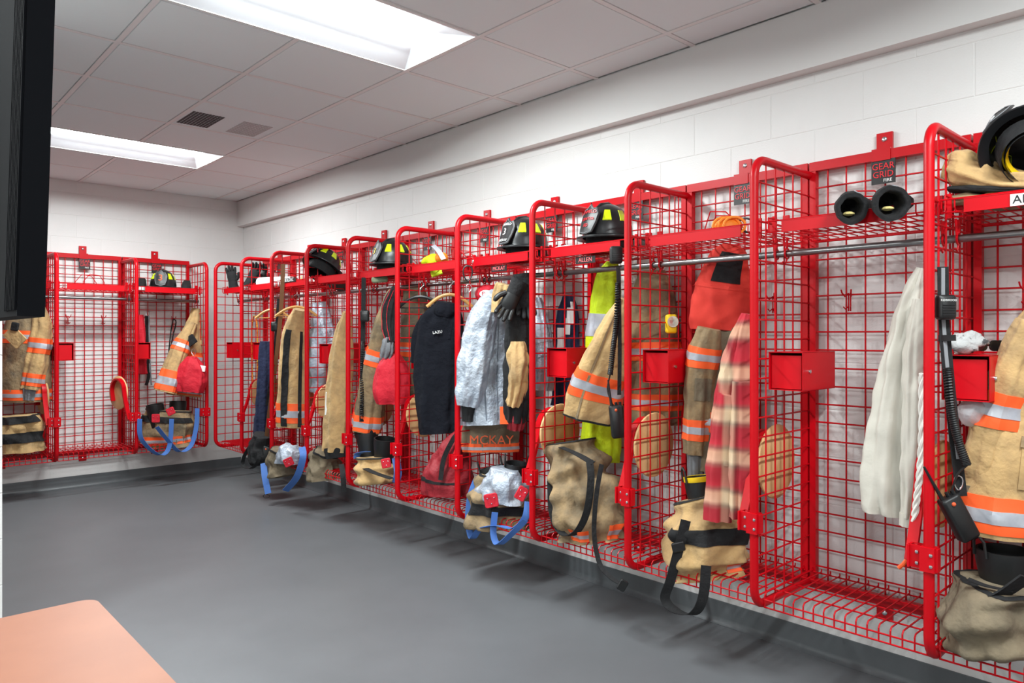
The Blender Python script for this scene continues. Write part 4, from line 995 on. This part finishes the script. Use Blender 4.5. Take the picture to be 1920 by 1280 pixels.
# ------------------------------------------------------------------ back wall gear
pb = PB(306, 520, .27); helmet('black fire helmet with orange number 3 on the back wall shelf', Vector((pb.x, pb.y, SHZ)), yaw_of(-FV + RV * .3), [('3', .068, .085)], 'name_orange', lift=.05)
for u, lab in ((265, 'black, white and pink athletic shoe between helmet number 3 and the lock box divider'), (350, 'black, white and pink athletic shoe between helmet number 3 and the end panel')):
    p = PB(u, 535, .27); p.z = SHZ; t = thing_at('athletic_shoe', lab, 'shoe', p, 'athletic shoes on the back wall shelf')
    dr = (-FV + RV * .35).normalized(); sd = dr.cross(UP)
    out = [(-.12, .03), (-.08, .036), (0, .032), (.07, .044), (.125, .036), (.14, 0), (.125, -.036), (.07, -.044), (0, -.032), (-.08, -.036), (-.12, -.03), (-.13, 0)]
    P3 = lambda x, y, z: p + dr * x + sd * y + UP * z
    MB().prism([P3(x, y, .002) for x, y in out], UP * .03).build('sole', 'white', t, smooth=None)
    MB().grid([[P3(x * sx + ox, y * sy, z) for x, y in out] for sx, sy, z, ox in ((1, 1, .032, 0), (.97, .95, .06, 0), (.8, .85, .085, -.02), (.5, .7, .11, -.055), (.42, .6, .12, -.065))], True, False, True).build('upper', 'black_cloth', t, smooth=60)
    for k in range(4): MB().tube([P3(.06 - k * .025, .025, .078 + k * .01), P3(.06 - k * .025, -.025, .078 + k * .01)], .004, 6).build('lace', 'pink' if k % 2 else 'white', t)
tj, sw = garment('turnout_coat', 'tan turnout coat with orange bands on the back wall, red pouch clipped on', 'coat', [
    ('body', S([(368, 578, 8, .03), (363, 612, 14, .06), (357, 660, 22, .08), (350, 715, 29, .09), (346, 742, 32, .09)], .27, PB), 'tan', [(2.0, 2.45), (3.35, 3.85)]),
    ('sleeve', S([(362, 605, 8, .04), (342, 645, 14, .06), (324, 690, 17, .065), (310, 735, 20, .065)], .36, PB), 'tan', [(.85, 1.3), (2.1, 2.9)])], JG)
rbox(MB(), .13, .09, .012, cam_frame(PB(355, 640, .42), R_(35)), .08).build('patch', 'black_cloth', tj, label='black hook-and-loop patch')
tr, sw = garment('drawstring_pouch', 'red pouch with white tag clipped to the back wall coat', 'pouch', [('pouch', S([(360, 668, 8, .03), (359, 690, 24, .07), (358, 715, 28, .08), (356, 735, 24, .06)], .47, PB), 'red_cloth', [], dict(fold=.01))])
rbox(MB(), .1, .055, .004, cam_frame(PB(375, 690, .56), R_(-8)), .1).build('tag', 'white', tr, label='white paper tag')
carabiner(tr, PB(363, 660, .54), .06, 'chrome', 0, 'clip')
tp, sw = garment('bunker_pants', 'tan bunker pants with red tabs and blue suspenders on the back wall', 'trousers', [
    ('fabric', S([(318, 768, 40, .12), (316, 790, 46, .14), (316, 815, 46, .14), (318, 836, 42, .13)], .32, PB), 'tan_dirty', [(2.0, 2.6)], dict(lump=.03, freq=7)), ], PG)
sw[0].patch(.6, 1.0, 10, 170, .008).build('waistband', 'black_cloth', tp)
clips(tp, [(292, 784, 15, 16, 0), (320, 771, 15, 14, 25)], .55, fn=PB)
for pts in ([(262, 785), (264, 820), (285, 845), (305, 852), (318, 835), (322, 785)], [(294, 800), (312, 822), (336, 846), (358, 835), (368, 800), (370, 765)]):
    strap(tp, pts, .042, 'blue_web', 'suspender', d=.56, fn=PB)
boot('black fire boot in the back wall pants', PB(290, 758, .32), PB(296, 800, .32), .075, loops=False)
boot('black fire boot beside the end panel on the back wall', PB(334, 752, .30), PB(332, 795, .3), .075, loops=False)
t = thing_at('lanyard', 'black lanyard strap with chrome clip behind the back wall lock box', 'strap', PB(278, 720, .14))
strap(t, [(275, 592), (276, 650), (279, 700), (274, 722)], .03, 'black_cloth', d=.14, fn=PB); strap(t, [(279, 592), (280, 650), (282, 700), (284, 722)], .016, 'grey_web', d=.15, fn=PB, name='strap_edge'); carabiner(t, PB(277, 588, .14), .05, 'chrome', 0, 'clip')
t = thing_at('lanyard', 'thin black looped lanyard hanging from the back wall hook', 'strap', PB(318, 690, .1))
MB().tube(smooth_path([PB(325, 598, .1), PB(320, 625, .1), PB(314, 690, .1), PB(322, 640, .1), PB(330, 605, .1), PB(325, 598, .1)]), .006, 7).build('cord', 'rubber', t)
garment('hose_bag', 'long red bag with orange edge hanging behind the back wall lock box', 'bag', [('bag', S([(262, 590, 6, .03), (264, 640, 9, .04), (264, 700, 10, .04)], .2, PB), 'red_cloth', [])])
# back wall, beside the partition
garment('turnout_coat', 'tan turnout coat beside the white block partition', 'coat', [
    ('body', S([(52, 568, 18, .06), (48, 620, 40, .1), (46, 690, 46, .12), (46, 752, 47, .12)], .2, PB), 'tan_dirty', [(1.0, 1.35), (2.55, 2.9)]),
    ('sleeve', S([(74, 575, 9, .04), (78, 620, 17, .07), (68, 680, 19, .07), (58, 730, 17, .06)], .33, PB), 'tan', [(1.25, 1.7), (2.35, 2.8)]),
    ('knit_cuff', S([(58, 727, 13, .05), (56, 750, 10, .04)], .33, PB), 'grey_cloth', [])], JG)
cb = [o for o in bpy.data.objects if o.get('label') == 'tan turnout coat beside the white block partition'][0]
rbox(MB(), .16, .12, .012, cam_frame(PB(28, 632, .36), R_(-45)), .08).build('chest_pocket', 'tan', cb)
rbox(MB(), .06, .07, .02, cam_frame(PB(28, 612, .37), R_(-10)), .2).build('pocket_clip', 'black_cloth', cb)
tp, sw = garment('bunker_pants', 'black and tan bunker pants beside the white block partition', 'trousers', [
    ('fabric', S([(34, 778, 26, .1), (36, 800, 36, .13), (38, 845, 38, .14)], .3, PB), 'tan', [], dict(lump=.035, freq=7))], PG)
for q0, q1 in ((.2, .7), (1.2, 1.55)): sw[0].patch(q0, q1, 0, 180, .008).build('waistband', 'black_cloth', tp)
